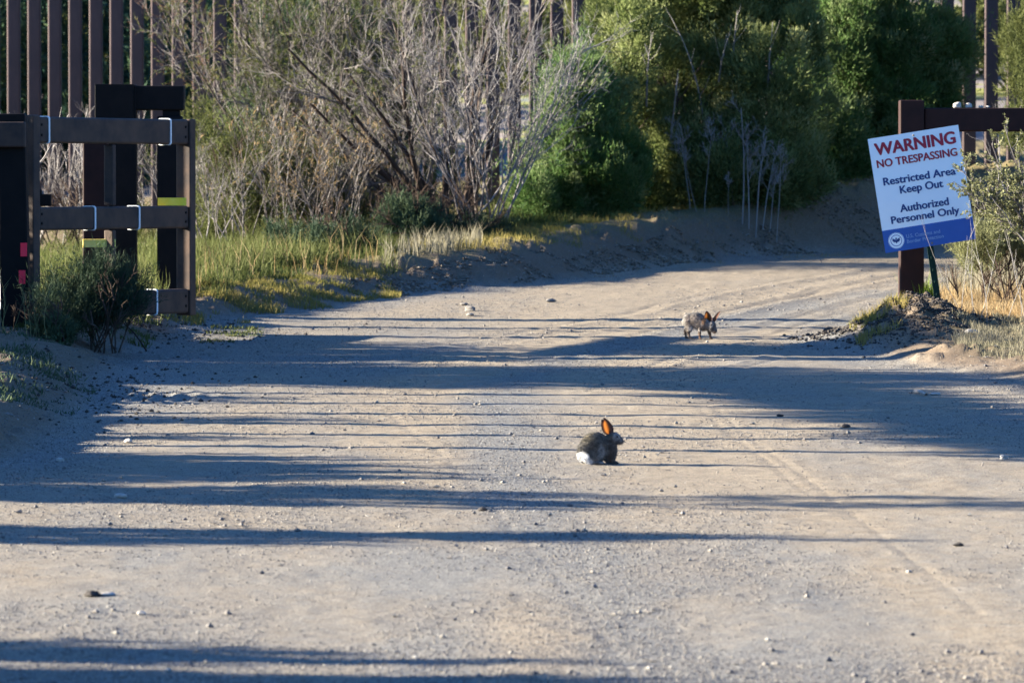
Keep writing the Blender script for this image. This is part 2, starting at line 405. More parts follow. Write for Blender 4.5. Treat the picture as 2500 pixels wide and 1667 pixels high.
TRK = [[gpt(*p) for p in q] for q in ([(2300, 660), (1800, 735), (1250, 850), (960, 960), (1060, 1150), (1180, 1350), (1350, 1700)], [(2000, 800), (1600, 900), (1560, 960), (1800, 1130), (2100, 1340), (2500, 1650)])]
q_, _a = polyline_d(Xr, Yr, WIND); grav += .55 * np.exp(-((q_ + vnoise(Xr, Yr, .8, 50) * .3) / .28) ** 2)
for t_ in TRK:
    q_, _a = polyline_d(Xr, Yr, t_); grav -= .62 * np.exp(-((q_ + vnoise(Xr, Yr, 1.2, 51) * .25) / .32) ** 2)
soil = sstep(.05, -.35, GD)
far_g = sstep(-.3, .3, Yr - np.interp(Xr, FEX, FEY)) * sstep(-5.5, -3.5, Xr)
grassy = far_g * sstep(-.5, -1.1, GD) + .5 * sstep(2.5, 3.2, Xr) * sstep(-.3, -.9, GD) * (1 - far_g) + .25 * sstep(-.6, -1.5, GD) * (Xr < 0)
def sub_mesh(name, fm, mt):
    f = F[fm]; u, inv = np.unique(f, return_inverse=True); f = inv.reshape(f.shape)
    o = build(name, [(VV[u], f, None, 0)], mt, smooth=True)
    for nm, ar in (("gravel", grav), ("soil", soil), ("grassy", grassy)):
        a = o.data.attributes.new(nm, 'FLOAT', 'POINT'); a.data.foreach_set("value", ar[u].astype(np.float32))
    return tag(o, kind="structure")
sub_mesh("dirt_road", isroad, M['ground'])
sub_mesh("ground", ~isroad & ~ishill, M['ground'])
sub_mesh("hillside", ishill, M['hill'])

# ------------------------------------------------------------------ loose gravel and stones
OCT_V = unit(np.array([[1, 0, 0], [-1, 0, 0], [0, 1, 0], [0, -1, 0], [0, 0, 1], [0, 0, -1]], float))
OCT_F = np.array([[0, 2, 4], [2, 1, 4], [1, 3, 4], [3, 0, 4], [2, 0, 5], [1, 2, 5], [3, 1, 5], [0, 3, 5]])
def pebbles(rng, X, Y, R, var, sink=.35):
    n = len(X); Z = gza(X, Y)
    v = OCT_V[None] * (1 + .5 * (rng.rand(n, 6, 1) - .5)) * R[:, None, None] * np.stack([1 + .3 * rng.rand(n), 1 + .3 * rng.rand(n), .65 + .25 * rng.rand(n)], 1)[:, None, :]
    a = rng.rand(n) * 2 * PI; c, s = np.cos(a)[:, None], np.sin(a)[:, None]
    x = v[..., 0] * c - v[..., 1] * s; y = v[..., 0] * s + v[..., 1] * c
    v = np.stack([x + X[:, None], y + Y[:, None], v[..., 2] + (Z + R * (.7 - sink))[:, None]], -1).reshape(-1, 3)
    f = (OCT_F[None] + (np.arange(n) * 6)[:, None, None]).reshape(-1, 3)
    return (v, f, np.repeat(var, 6), 0)
rng = np.random.RandomState(11)
def scatter_screen(rng, n, y0=590, y1=1690, xpad=120, power=1.0):
    """random ground points, evenly over depth-weighted area of the visible road"""
    Y0, Y1 = gy(y1), gy(y0)
    u = rng.rand(n) ** power; Y = Y0 + (Y1 - Y0) * u
    X = (rng.rand(n) * (2500 + 2 * xpad) - xpad - 1250) / FPX * Y
    return X, Y
X, Y = scatter_screen(rng, 230000, power=1.35)
g = vnoise(X, Y * .5, .9, 40) + .5 * vnoise(X, Y, .3, 41)
_, dd, rr = terrain(X, Y)
lin = 1.1 * np.exp(-(polyline_d(X, Y, WIND)[0] / .26) ** 2)
keep = rng.rand(len(X)) < np.clip(.28 + 1.5 * g + .5 * rr + .5 * sstep(.8, 0, dd) + lin + .3 * (X < -1), .04, 1) * np.where(dd > -.5, 1, .4)
X, Y = X[keep], Y[keep]
R = .0028 + .0040 * rng.rand(len(X)) ** 3 + (rng.rand(len(X)) < .004) * .010
build("gravel", [pebbles(rng, X, Y, R, np.clip(rng.rand(len(X)) ** 1.3, 0, .97))], M['stone'])
tag(bpy.data.objects["gravel"], kind="stuff", label="loose grey gravel strewn over the dirt road", cat="gravel")
# individual stones one can point at
def rock(name, px, py, size, m, label, group=None, flat=.6, seed=0, zoff=0.0):
    r = np.random.RandomState(seed + int(px) * 7 + int(py))
    x, y = gpt(px, py)
    bmv = []
    import bmesh
    bm = bmesh.new(); bmesh.ops.create_icosphere(bm, subdivisions=2, radius=size / 2)
    ph = r.rand(6) * 6
    for v in bm.verts:
        c = v.co.normalized()
        k = 1 + .16 * math.sin(3 * c.x + ph[0]) + .14 * math.sin(4 * c.y + ph[1]) + .12 * math.sin(5 * c.z + ph[2]) + .1 * (r.rand() - .5)
        v.co *= k; v.co.x *= 1.15; v.co.z *= flat
    me = bpy.data.meshes.new(name); bm.to_mesh(me); bm.free(); me.materials.append(m)
    o = bpy.data.objects.new(name, me); COL.objects.link(o)
    o.location = (x, y, gz(x, y) + size * flat * .30 + zoff); o.rotation_euler = (0, 0, r.rand() * 6)
    return tag(o, label, "rock", group)
M['rockgrey'] = solid_mat('grey_rock', (.13, .125, .12), (.24, .22, .20), 30, .85, 0, .4, .2)
rock("rock", 1150, 762, .085, M['rockgrey'], "largest grey stone of the little cluster on the far side of the road")
rock("rock", 1133, 750, .06, M['rockgrey'], "grey stone just behind the largest stone of the cluster on the far road edge")
rock("rock", 1148, 772, .06, M['rockgrey'], "small dark stone just in front of the largest stone of the cluster")
rock("rock", 1345, 742, .07, M['rockgrey'], "lone grey stone in the sunlit middle of the far road bend")
rock("rock", 2066, 1041, .05, M['clod'], "dark stone by the shadow stripe right of the sitting rabbit")
rock("rock", 1905, 1016, .035, M['clod'], "smaller dark stone further left between two shadow stripes")
rock("rock", 2028, 824, .09, M['clod'], "oblong dark clod at the left tip of the clod heap by the mound", flat=.45)
rock("rock", 2452, 1118, .05, M['whitestone'], "pale stone at the tip of the last thin shadow stripe on the right")
rock("rock", 311, 1080, .05, M['whitestone'], "pinkish white stone near the left edge of the road in the sun")
rock("rock", 295, 1218, .060, M['whitestone'], "white stone in the dark shadow band at lower left")
rock("rock", 147, 1127, .045, M['whitestone'], "small white stone in shade close to the left bank")
rock("rock", 2340, 1330, .04, M['clod'], "tiny dark stone alone on the tan dirt at lower right")
rock("rock", 262, 1460, .055, M['whitestone'], "pale flat stone beside a dark clod in the left foreground", flat=.35)
rock("rock", 225, 1462, .07, M['clod'], "dark clod beside the pale flat stone in the left foreground", flat=.4)
rock("rock", 345, 1508, .035, M['whitestone'], "smallest white pebble in the left foreground")
rock("rock", 1178, 1243, .045, M['clod'], "dark pebble in the middle of the road below the wide shadow stripe")
rock("rock", 2372, 862, .075, M['whitestone'], "white stone in the shaded dry grass right of the mound")
rock("rock", 2310, 812, .065, M['whitestone'], "white stone on the right shoulder of the mound under the sign post", zoff=.0)
rock("rock", 2285, 964, .06, M['whitestone'], "pale stone lying on the right shoulder of the road in half shade", flat=.4)
# white sticks
def stick(px0, py0, px1, py1, r, label):
    a = gpt(px0, py0); b = gpt(px1, py1)
    p = np.array([[[a[0], a[1], gz(*a) + r], [(a[0] + b[0]) / 2, (a[1] + b[1]) / 2, gz((a[0] + b[0]) / 2, (a[1] + b[1]) / 2) + r * 2], [b[0], b[1], gz(*b) + r]]])
    o = build("stick", [tubes(np.random.RandomState(3), p, np.full((1, 3), r), 5)], M['pale_wood'])
    tag(o, label, "stick")
stick(2233, 957, 2262, 966, .010, "short pale stick lying on the gravel right of the road")
stick(620, 776, 760, 770, .006, "thin pale twig lying along the far left road edge")

# clod heap left of mound: one heap
X = MOUND[0] + rng.normal(size=400) * .20 - .62; Y = MOUND[1] - .05 + rng.normal(size=400) * .3
o = build("clod_heap", [pebbles(rng, X, Y, .005 + .018 * rng.rand(400) ** 2, rng.rand(400))], M['clod'])
tag(o, "heap of dark broken clods spilling left from the mound below the warning sign", "soil heap", kind="stuff")
X = MOUND[0] + rng.normal(size=6000) * .30; Y = MOUND[1] - .3 + rng.normal(size=6000) * .7
o = build("mound_clods", [pebbles(rng, X, Y, .003 + .013 * rng.rand(6000) ** 2, rng.rand(6000))], M['clod'])
tag(o, "crumbly dark clods covering the spoil mound at the foot of the sign", "soil", kind="stuff")
X, Y = gpt(110, 960); X = X + rng.normal(size=1400) * .55; Y = Y + rng.normal(size=1400) * 1.6
o = build("bank_clods", [pebbles(rng, X, Y, .003 + .014 * rng.rand(1400) ** 3, rng.rand(1400))], M['clod'])
tag(o, "dark crumbs of soil and gravel on the shaded left road shoulder", "soil", kind="stuff")
X, Y = gpt(320, 815); X = X + rng.normal(size=1100) * .55; Y = Y + rng.normal(size=1100) * .9
o = build("bank_clods", [pebbles(rng, X, Y, .003 + .014 * rng.rand(1100) ** 3, rng.rand(1100))], M['clod'])
tag(o, "dark crumbly clods on the bank below the open gate", "soil", kind="stuff")

t_ = rng.rand(16000); X = -1.8 + 7.5 * t_; Y = np.interp(X, FEX, FEY) + .05 + 1.35 * rng.rand(16000)
k = vnoise(X, Y, .5, 61) + .5 * vnoise(X, Y, .15, 62) > -.05; X, Y = X[k], Y[k]
o = build("bank_clods", [pebbles(rng, X, Y, .004 + .015 * rng.rand(len(X)) ** 3, rng.rand(len(X)))], M['soilclod'])
tag(o, "crumbled brown dirt and stones on the face of the far road bank", "soil", kind="stuff")

# ------------------------------------------------------------------ steel members
import bmesh
def box_mesh(bm, p0, p1, w, h, up=Vector((0, 0, 1)), bev=.012, ):
    """beam from p0 to p1 (Vectors), width w (horizontal), height h"""
    d = (p1 - p0); L = d.length; d.normalize()
    s = d.cross(up); 
    if s.length < 1e-4: s = Vector((1, 0, 0))
    s.normalize(); u = s.cross(d); u.normalize()
    vs = []
    tmp = bmesh.new(); bmesh.ops.create_cube(tmp, size=1.0)
    for v in tmp.verts:
        v.co = Vector((v.co.x * w, v.co.y * L, v.co.z * h))
    if bev > 0: bmesh.ops.bevel(tmp, geom=list(tmp.edges), offset=bev, segments=3, affect='EDGES', profile=.5)
    mtx = Matrix((s, d, u)).transposed().to_4x4(); mtx.translation = (p0 + p1) / 2
    tmp.transform(mtx)
    me = bpy.data.meshes.new("tmp"); tmp.to_mesh(me); tmp.free(); bm.from_mesh(me); bpy.data.meshes.remove(me)
def bobj(name, bm, m, parent=None, smooth=False):
    me = bpy.data.meshes.new(name); bm.to_mesh(me); bm.free(); me.materials.append(m)
    if smooth:
        me.polygons.foreach_set("use_smooth", [True] * len(me.polygons))
    o = bpy.data.objects.new(name, me); COL.objects.link(o)
    if parent is not None: o.parent = parent
    return o
def beam(name, p0, p1, w, h, m, parent=None, bev=.014):
    bm = bmesh.new(); box_mesh(bm, p0, p1, w, h, bev=bev); return bobj(name, bm, m, parent)
def vpost(name, px0, px1, ytop, ybot, Y, dep, m, parent=None, bev=.012, pxb=None):
    """upright square post seen between columns px0..px1"""
    a = at((px0 + px1) / 2, ytop, Y); pb = (px0 + px1) / 2 if pxb is None else pxb
    b = at(pb, ybot, Y); w = (px1 - px0) / FPX * Y
    bm = bmesh.new(); box_mesh(bm, b, a, w, dep, up=Vector((0, 1, 0)), bev=bev)
    return bobj(name, bm, m, parent)

# near left post with its rail stub
t = empty("gate_post"); tag(t, "dark near post at the left picture edge with two red reflector patches", "post")
vpost("post_shaft", -6, 63, 278, 900, 42.4, .2, M['post'], t, pxb=42)
beam("rail", at(-500, 329, 42.28), at(63, 329, 42.28), .09, .19, M['rail'], t)
beam("rail", at(-500, 745, 42.28), at(-12, 745, 42.28), .09, .19, M['rail'], t)
def patch(name, px0, py0, px1, py1, Y, m, parent, lean=0.0):
    a, b = at(px0, py1, Y), at(px1, py0, Y)
    bm = bmesh.new(); c = (a + b) / 2
    bmesh.ops.create_cube(bm, size=1.0)
    for v in bm.verts:
        v.co = Vector((v.co.x * (b.x - a.x) + v.co.z * lean, v.co.y * .004, v.co.z * (b.z - a.z))) + c
    return bobj(name, bm, m, parent)
patch("reflector", 50, 593, 66, 626, 42.296, M['red'], t, .0)
patch("reflector", 46, 660, 62, 693, 42.296, M['red'], t, .0)

# swung-open gate leaf
G0Y, G1Y = 42.8, 45.0
g0 = at(64, 520, G0Y); g1 = at(461, 520, G1Y)
gd = Vector((g1.x - g0.x, g1.y - g0.y, 0)); gl = gd.length; gd.normalize(); gs = Vector((gd.y, -gd.x, 0))
def gzp(py): return at(0, py, G0Y).z
def gp(t_, z, off=0.0): return Vector((g0.x, g0.y, 0)) + gd * (gl * t_) + Vector((0, 0, z)) + gs * off
gate = empty("vehicle_gate"); tag(gate, "brown steel three rail gate swung open at the left road side, banded with white ties", "gate")
def tpx(px):   # parameter along the gate where column px meets it
    lo, hi = -.3, 1.3
    for _ in range(40):
        m_ = (lo + hi) / 2; p = gp(m_, 0); q = 1250 + p.x / p.y * FPX
        if q < px: lo = m_
        else: hi = m_
    return lo
hd = .10
for ya, yb in ((285, 349), (506, 563), (718, 780)):
    za, zb = gzp(yb), gzp(ya)
    beam("rail", gp(.045, (za + zb) / 2), gp(.965, (za + zb) / 2), hd, zb - za, M['rail'], gate, bev=.018)
def gvert(name, t_, w, ya, yb, off=0.0, dep=.10, m=None):
    bm = bmesh.new(); box_mesh(bm, gp(t_, gzp(yb), off), gp(t_, gzp(ya), off), w, dep, up=gs, bev=.01)
    return bobj(name, bm, m or M['rail'], gate)
gvert("stile", .02, .10, 281, 786, 0, .13)
gvert("stile", .982, .09, 292 - 8, 786, 0, .13)
tm = tpx(269); gvert("stile", tm, .055, 351, 504, .0, .08); gvert("stile", tm, .055, 565, 716, .0, .08)
def tie(px, ya, yb, parent=None):
    t_ = tpx(px); za, zb = gzp(yb), gzp(ya)
    # a plastic band wrapped round the rail: a rectangular ring bowed slightly sideways
    bm = bmesh.new(); prof = []
    hw, hh = hd / 2 + .004, (zb - za) / 2 + .004
    r = .018
    for cx, cz, a0 in ((hw - r, hh - r, 0), (-hw + r, hh - r, 90), (-hw + r, -hh + r, 180), (hw - r, -hh + r, 270)):
        for k in range(4):
            a = math.radians(a0 + 30 * k); prof.append((cx + r * math.cos(a), cz + r * math.sin(a)))
    rings = []
    for sgn, gro in ((-.009, .003), (.009, .003), (.009, -.003), (-.009, -.003)):
        ring = []
        for (x, z) in prof:
            bow = .014 * math.cos(z / hh * 1.3)
            p = gp(t_, (za + zb) / 2 + z * (1 + gro / hh), x * (1 + gro / hw)) + gd * (sgn * 1.0 + bow)
            ring.append(bm.verts.new(p))
        rings.append(ring)
    n = len(prof)
    for a in range(4):
        for k in range(n):
            bm.faces.new((rings[a][k], rings[a][(k + 1) % n], rings[(a + 1) % 4][(k + 1) % n], rings[(a + 1) % 4][k]))
    return bobj("cable_tie", bm, M['tie'], gate)
for px, ya, yb in ((105, 285, 349), (402, 285, 349), (217, 506, 563), (325, 506, 563), (368, 718, 780)): tie(px, ya, yb)
# latch box on the mid rail
bm = bmesh.new(); a = at(93, 504, 43.35); b = at(125, 474, 43.35)
box_mesh(bm, Vector((a.x, 43.35, (a.z + b.z) / 2)), Vector((b.x, 43.35, (a.z + b.z) / 2)), .07, b.z - a.z, bev=.006)
box_mesh(bm, Vector((a.x - .01, 43.35, b.z + .012)), Vector((a.x + .03, 43.35, b.z + .012)), .03, .05, bev=.008)
bobj("latch", bm, M['post'], gate)

# barrier frame behind the gate
fr = empty("steel_barrier"); tag(fr, "black steel barrier frame standing behind the open gate", "barrier")
vpost("post_shaft", 236, 334, 208, 800, 47.5, .2, M['post'], fr)
vpost("post_cap", 232, 326, 206, 292, 47.38, .03, M['post'], fr, bev=.004)
beam("cross_beam", at(327, 240, 47.5), at(450, 240, 47.5), .18, (270 - 210) / FPX * 47.5, M['post'], fr)
pd = vpost("post_shaft", 385, 446, 284, 815, 47.5, .2, M['post'], fr)
vpost("bracket", 398, 440, 270, 284, 47.5, .12, M['post'], fr, bev=.004)
vpost("foot_block", 392, 462, 800, 822, 47.3, .25, M['post'], fr, bev=.01)
patch("tape_band", 385, 483, 455, 502, 44.78, M['tape'], gate)
ra = vpost("fence_post", 204, 264, 352 - 12, 790, 46.3, .2, M['maroon'], None); tag(ra, "maroon square post behind the gate wrapped with pale yellow tape", "post")
# tape is a band round the post
def band(px0, px1, ya, yb, Y, dep, m, parent):
    a = at(px0, yb, Y); b = at(px1, ya, Y); bm = bmesh.new()
    box_mesh(bm, Vector((a.x, Y, (a.z + b.z) / 2)), Vector((b.x, Y, (a.z + b.z) / 2)), dep, b.z - a.z, bev=.004)
    return bobj("tape_band", bm, m, parent)
bd = band(202, 282, 584, 604, 43.9, .02, M['tapew'], gate)

# right-hand barrier: post with two beams
rb = empty("steel_barrier"); tag(rb, "maroon steel post with two beams running out of the picture behind the warning sign", "barrier")
vpost("post_shaft", 2195, 2254, 245, 800, 47, .2, M['maroon'], rb, bev=.012)
beam("beam", at(2255, 293, 47.02), at(3300, 293, 47.02), .15, .195, M['maroon'], rb)
beam("beam", at(2255, 513, 47.02), at(3300, 513, 47.02), .15, .12, M['maroon'], rb)
vpost("post_shaft", 3050, 3110, 245, 800, 47.2, .2, M['maroon'], rb)
for i, (px, py, s, lab) in enumerate(((2337, 257, .072, "largest white stone on the right barrier beam, first from the post"), (2365, 256, .058, "second white stone from the post on top of the right barrier beam"),
                                  (2394, 260, .036, "third and smallest white stone from the post on the right barrier beam"), (2411, 260, .034, "white pebble farthest from the post on the right barrier beam"))):
    o = rock("stone", 2000, 900, s, M['whitestone'], lab, "white stones lined up on the barrier beam", flat=.7, seed=i)
    p = at(px, py, 47.0); top = at(px, 293, 47.02).z + .0975
    o.location = (p.x, 47.0, top + s * .27)

# ------------------------------------------------------------------ border wall of steel bollards
wall = empty("bollard_wall"); tag(wall, "tall rusty steel bollard wall crossing the whole background", "wall")
def wy(px): return 68.4 - 2.7 * px / 2500.0
p0 = at(34.4, 300, wy(34.4)); p1 = at(2473, 300, wy(2473))
nb = 47; dX = (p1.x - p0.x) / nb; dY = (p1.y - p0.y) / nb
def bollard_bm(x, y):
    bm = bmesh.new(); z = SL * y - .5
    box_mesh(bm, Vector((x, y, z)), Vector((x, y, z + 8.3)), .155, .155, up=Vector((0, 1, 0)), bev=.02); return bm
first = None
for k in range(-2, 51):
    x, y = p0.x + dX * k, p0.y + dY * k
    if first is None:
        first = bobj("bollard", bollard_bm(0, 0), M['rust'], wall); first.location = (x, y, SL * y)
    else:
        c = first.copy(); COL.objects.link(c); c.parent = wall; c.location = (x, y, SL * y)
bm = bmesh.new()
for k in list(range(-110, -2)) + list(range(51, 150)):
    box_mesh(bm, Vector((p0.x + dX * k, p0.y + dY * k, SL * 67 - .5)), Vector((p0.x + dX * k, p0.y + dY * k, SL * 67 + 7.4)), .155, .155, up=Vector((0, 1, 0)), bev=0)
tag(bobj("bollard_row", bm, M['rust'], wall), kind="stuff")

# ------------------------------------------------------------------ warning sign
SY = 45.3
TL, TR, BR, BL = (2122.5, 340.5), (2342.5, 302.5), (2378.5, 583), (2161.5, 617.5)
c0 = at((TL[0] + BR[0]) / 2, (TL[1] + BR[1]) / 2, SY)
SW = 223 / FPX * SY; SH = 281.5 / FPX * SY
sign = empty("warning_sign"); sign.location = (0, 0, 0)
tag(sign, "white warning sign with red and navy lettering tilted on a green metal post", "sign")
tilt = math.radians(9.0); yaw = math.radians(5.0)
SM = Matrix.Translation(c0) @ Matrix.Rotation(-yaw, 4, 'Z') @ Matrix.Rotation(tilt, 4, 'Y').inverted() @ Matrix.Rotation(PI / 2, 4, 'X')
# sign local: x right, y up, z toward the viewer
def sobj(name, bm, m, parent):
    bm.transform(SM); return bobj(name, bm, m, parent)
def srect(name, a0, a1, b0, b1, z0, z1, m, parent, bev=0):
    bm = bmesh.new(); bmesh.ops.create_cube(bm, size=1)
    for v in bm.verts:
        v.co = Vector(((v.co.x + .5) * (a1 - a0) * SW + (a0 - .5) * SW, (v.co.y + .5) * (b0 - b1) * SH + (.5 - b0) * SH if False else (.5 - b1) * SH + (v.co.y + .5) * (b1 - b0) * SH, z0 + (v.co.z + .5) * (z1 - z0)))
    if bev: bmesh.ops.bevel(bm, geom=list(bm.edges), offset=bev, segments=2, affect='EDGES')
    return sobj(name, bm, m, parent)
board = srect("sign_board", 0, 1, 0, 1, -.003, .0, M['signw'], sign)
srect("blue_band", 0, 1, .806, 1, .0004, .0016, M['signb'], board)
def stext(txt, a0, a1, bbase, btop, m, fat=.02, name="lettering", bref='cap'):
    cu = bpy.data.curves.new("txt", 'FONT'); cu.body = txt; cu.size = 1.0; cu.resolution_u = 4
    ob = bpy.data.objects.new("txt", cu); COL.objects.link(ob)
    dg = bpy.context.evaluated_depsgraph_get(); me = bpy.data.meshes.new_from_object(ob.evaluated_get(dg))
    bpy.data.objects.remove(ob)
    n = len(me.vertices); co = np.empty(n * 3, np.float32); me.vertices.foreach_get("co", co); co = co.reshape(-1, 3)
    tri = np.array([list(p.vertices)[:3] for p in me.polygons if len(p.vertices) == 3] + [[p.vertices[0], p.vertices[k], p.vertices[k + 1]] for p in me.polygons if len(p.vertices) > 3 for k in range(1, len(p.vertices) - 1)])
    bpy.data.meshes.remove(me)
    x0, x1 = co[:, 0].min(), co[:, 0].max(); cap = .70
    sx = (a1 - a0) * SW / (x1 - x0 + 2 * fat); sy = (bbase - btop) * SH / (cap + fat)
    V, Fc = [], []
    # a heavy face: the glyph struck several times, each strike a hair further out
    for k, (dx, dy_) in enumerate(((-1, 0), (1, 0), (-.5, .5), (.5, .5), (-.5, -.5), (.5, -.5), (0, 0))):
        c = co.copy(); c[:, 0] = (a0 - .5) * SW + (co[:, 0] - x0 + fat + dx * fat) * sx
        c[:, 1] = (.5 - bbase) * SH + (co[:, 1] + fat * .5 + dy_ * fat) * sy; c[:, 2] = .0022 + .0002 * k
        V.append(c); Fc.append(tri + k * n)
    V = np.concatenate(V); A = np.array(SM); V = V @ A[:3, :3].T + A[:3, 3]
    return build(name, [(V, np.concatenate(Fc), None, 0)], m, board)
stext("WARNING", .055, .950, .155, .045, M['signr'], .042)
stext("NO TRESPASSING", .055, .945, .262, .192, M['signr'], .035)
stext("Restricted Area", .095, .895, .421, .352, M['signn'], .035)
stext("Keep Out", .260, .738, .512, .443, M['signn'], .035)
stext("Authorized", .230, .770, .672, .603, M['signn'], .035)
stext("Personnel Only", .115, .870, .760, .694, M['signn'], .035)
stext("U.S. Customs and", .252, .626, .900, .868, M['signl'], .01)
stext("Border Protection", .252, .656, .945, .913, M['signl'], .01)
def disc(name, a, b, r, z, m, parent, inner=0.0, pts=40):
    bm = bmesh.new(); cx, cy = (a - .5) * SW, (.5 - b) * SH
    if inner:
        vo = [bm.verts.new((cx + r * math.cos(2 * PI * k / pts), cy + r * math.sin(2 * PI * k / pts), z)) for k in range(pts)]
        vi = [bm.verts.new((cx + inner * math.cos(2 * PI * k / pts), cy + inner * math.sin(2 * PI * k / pts), z)) for k in range(pts)]
        for k in range(pts): bm.faces.new((vo[k], vo[(k + 1) % pts], vi[(k + 1) % pts], vi[k]))
    else:
        bm.faces.new([bm.verts.new((cx + r * math.cos(2 * PI * k / pts), cy + r * math.sin(2 * PI * k / pts), z)) for k in range(pts)])
    return sobj(name, bm, m, parent)
R0 = .088 * SW
seal = disc("seal", .138, .907, R0, .0022, M['signw'], board)
disc("seal_ring", .138, .907, R0 * .72, .0028, M['signb'], seal, R0 * .64)
# eagle with shield, spread wings
bm = bmesh.new(); cx, cy = (.138 - .5) * SW, (.5 - .907) * SH
def sp(pts, z=.0030):
    bm.faces.new([bm.verts.new((cx + x * R0, cy + y * R0, z)) for x, y in pts])
sp([(-.10, .10), (-.22, .22), (-.52, .34), (-.44, .14), (-.50, .02), (-.38, -.08), (-.30, -.20), (-.12, -.14)])
sp([(.10, .10), (.12, -.14), (.30, -.20), (.38, -.08), (.50, .02), (.44, .14), (.52, .34), (.22, .22)])
sp([(-.16, .08), (-.16, -.16), (0, -.36), (.16, -.16), (.16, .08)])
sp([(-.07, .10), (-.09, .30), (.02, .38), (.12, .30), (.07, .10)], .0031)
sobj("eagle_emblem", bm, M['signn'], seal)
stxt = disc("seal_lettering_ring", .138, .907, R0 * .97, .0026, M['signl'], seal, R0 * .92)
# bolts
for a, b in ((.5, .030), (.52, .975)):
    bm = bmesh.new(); bmesh.ops.create_cone(bm, segments=8, radius1=.009, radius2=.006, depth=.006, cap_ends=True)
    bmesh.ops.translate(bm, verts=bm.verts, vec=((a - .5) * SW, (.5 - b) * SH, .005)); sobj("bolt", bm, M['rockgrey'], board)
# T-section studded post
bm = bmesh.new()
pb = at(2300, 800, SY); pt = at(2234, 345, SY + .05)
pb.y = SY + .05
ax = (pt - pb).normalized(); back = Vector((0, .035, 0))
box_mesh(bm, pb, pt, .052, .006, up=Vector((0, 1, 0)), bev=.0015)
box_mesh(bm, pb + back * .6, pt + back * .6, .006, .036, up=Vector((0, 1, 0)), bev=.0015)
for k in range(14):
    q = pb + (pt - pb) * (.05 + k * .065) - Vector((0, .007, 0))
    box_mesh(bm, q - ax * .008, q + ax * .008, .014, .008, up=Vector((0, 1, 0)), bev=.002)
bobj("sign_post", bm, M['tgreen'], sign)

# ------------------------------------------------------------------ vegetation
def ell_pts(rng, E, n, lo=.55, hi=1.02):
    """points in the outer part of a union of ellipsoids (cx,cy,cz,rx,ry,rz) and their outward directions"""
    E = np.array(E, float); w = (E[:, 3] * E[:, 4] * E[:, 5]) ** (2 / 3); i = rng.choice(len(E), n, p=w / w.sum())
    d = unit(rng.normal(size=(n, 3))); r = (lo + (hi - lo) * rng.rand(n) ** .6)[:, None]
    P = E[i, :3] + d * r * E[i, 3:]
    return P, unit(d / E[i, 3:])
def foliage(rng, E, clumps, per, L, W, ax=(.5, .7, .5), spread=.5, lc=.22, lo=.45, gap=.0, gs=.35, leaf=False, zmin=None):
    """feathery plumes: each clump is a short axis carrying many thin sprays"""
    P, O = ell_pts(rng, E, clumps, lo)
    if gap > -1:
        k = vnoise(P[:, 0] + P[:, 1] * .7, P[:, 2] - P[:, 1] * .3, gs, 55) + .5 * vnoise(P[:, 0], P[:, 2], gs * .4, 56) > gap - .5
        P, O = P[k], O[k]
    if zmin is not None:
        k = P[:, 2] > zmin; P, O = P[k], O[k]
    n = len(P)
    A = unit(O * ax[0] + np.array([0, 0, ax[1]]) + rng.normal(size=(n, 3)) * ax[2])
    cv = np.clip(.5 + rng.normal(size=n) * .2, 0, 1)
    l = lc * (.5 + rng.rand(n))
    t = rng.rand(n, per); Q = P[:, None] + A[:, None] * (t * l[:, None])[..., None] + rng.normal(size=(n, per, 3)) * (.13 * lc)
    D = unit(A[:, None] + rng.normal(size=(n, per, 3)) * spread)
    var = np.clip(cv[:, None] * .75 + .25 * rng.rand(n, per) + .12 * (t - .5), 0, 1)
    Q, D, var = Q.reshape(-1, 3), D.reshape(-1, 3), var.ravel()
    Ls = L * (.6 + .8 * rng.rand(len(Q)))
    f = leaves if leaf else blades
    return f(rng, Q, D, Ls, W, var)
def tufted(rng, E, tufts, per, L, W, rt=.15, gap=.3, gs=.4):
    """foliage gathered in dense rounded tufts, dark gaps between them"""
    P, O = ell_pts(rng, E, tufts, .55, 1.12)
    E = np.array(E); 
    k = vnoise(P[:, 0] + P[:, 1] * .7, P[:, 2] - P[:, 1] * .3, gs, 57) > gap - .5
    P, O = P[k], O[k]; n = len(P)
    r_ = rt * (.55 + .8 * rng.rand(n)); A = unit(O * .5 + np.array([0, 0, .75]) + rng.normal(size=(n, 3)) * .25)
    d = unit(rng.normal(size=(n, per, 3)) + A[:, None] * .35)
    rad = (.55 + .5 * rng.rand(n, per))[..., None]
    # stretch each tuft along its own axis
    al = (d * A[:, None]).sum(-1, keepdims=True)
    Q = P[:, None] + (d + A[:, None] * al * .8) * rad * r_[:, None, None]
    D = unit(d * .7 + A[:, None] * .8 + rng.normal(size=d.shape) * .3)
    cv = np.clip(.5 + rng.normal(size=n) * .16, 0, 1)
    var = np.clip(cv[:, None] * .7 + .22 * rng.rand(n, per) + .12 * (al[..., 0] + rad[..., 0] - 1), 0, 1)
    Q, D, var = Q.reshape(-1, 3), D.reshape(-1, 3), var.ravel()
    return blades(rng, Q, D, L * (.6 + .8 * rng.rand(len(Q))), W, var)
def limbs(rng, base, n, L, r, lean=.6, nseg=8, wob=.10, up=.03, jitter=.15, dirs=None):
    S = np.array(base) + np.stack([rng.normal(size=n) * jitter, rng.normal(size=n) * jitter, np.zeros(n)], 1)
    if dirs is None:
        a = rng.rand(n) * 2 * PI; l = lean * (.4 + .8 * rng.rand(n))
        D = np.stack([np.cos(a) * l, np.sin(a) * l, np.ones(n)], 1)
    else: D = np.array(dirs, float)
    P = grow(rng, S, D, L * (.75 + .5 * rng.rand(n)), nseg, wob, up)
    return P, taper(n, nseg, r, r * .3)
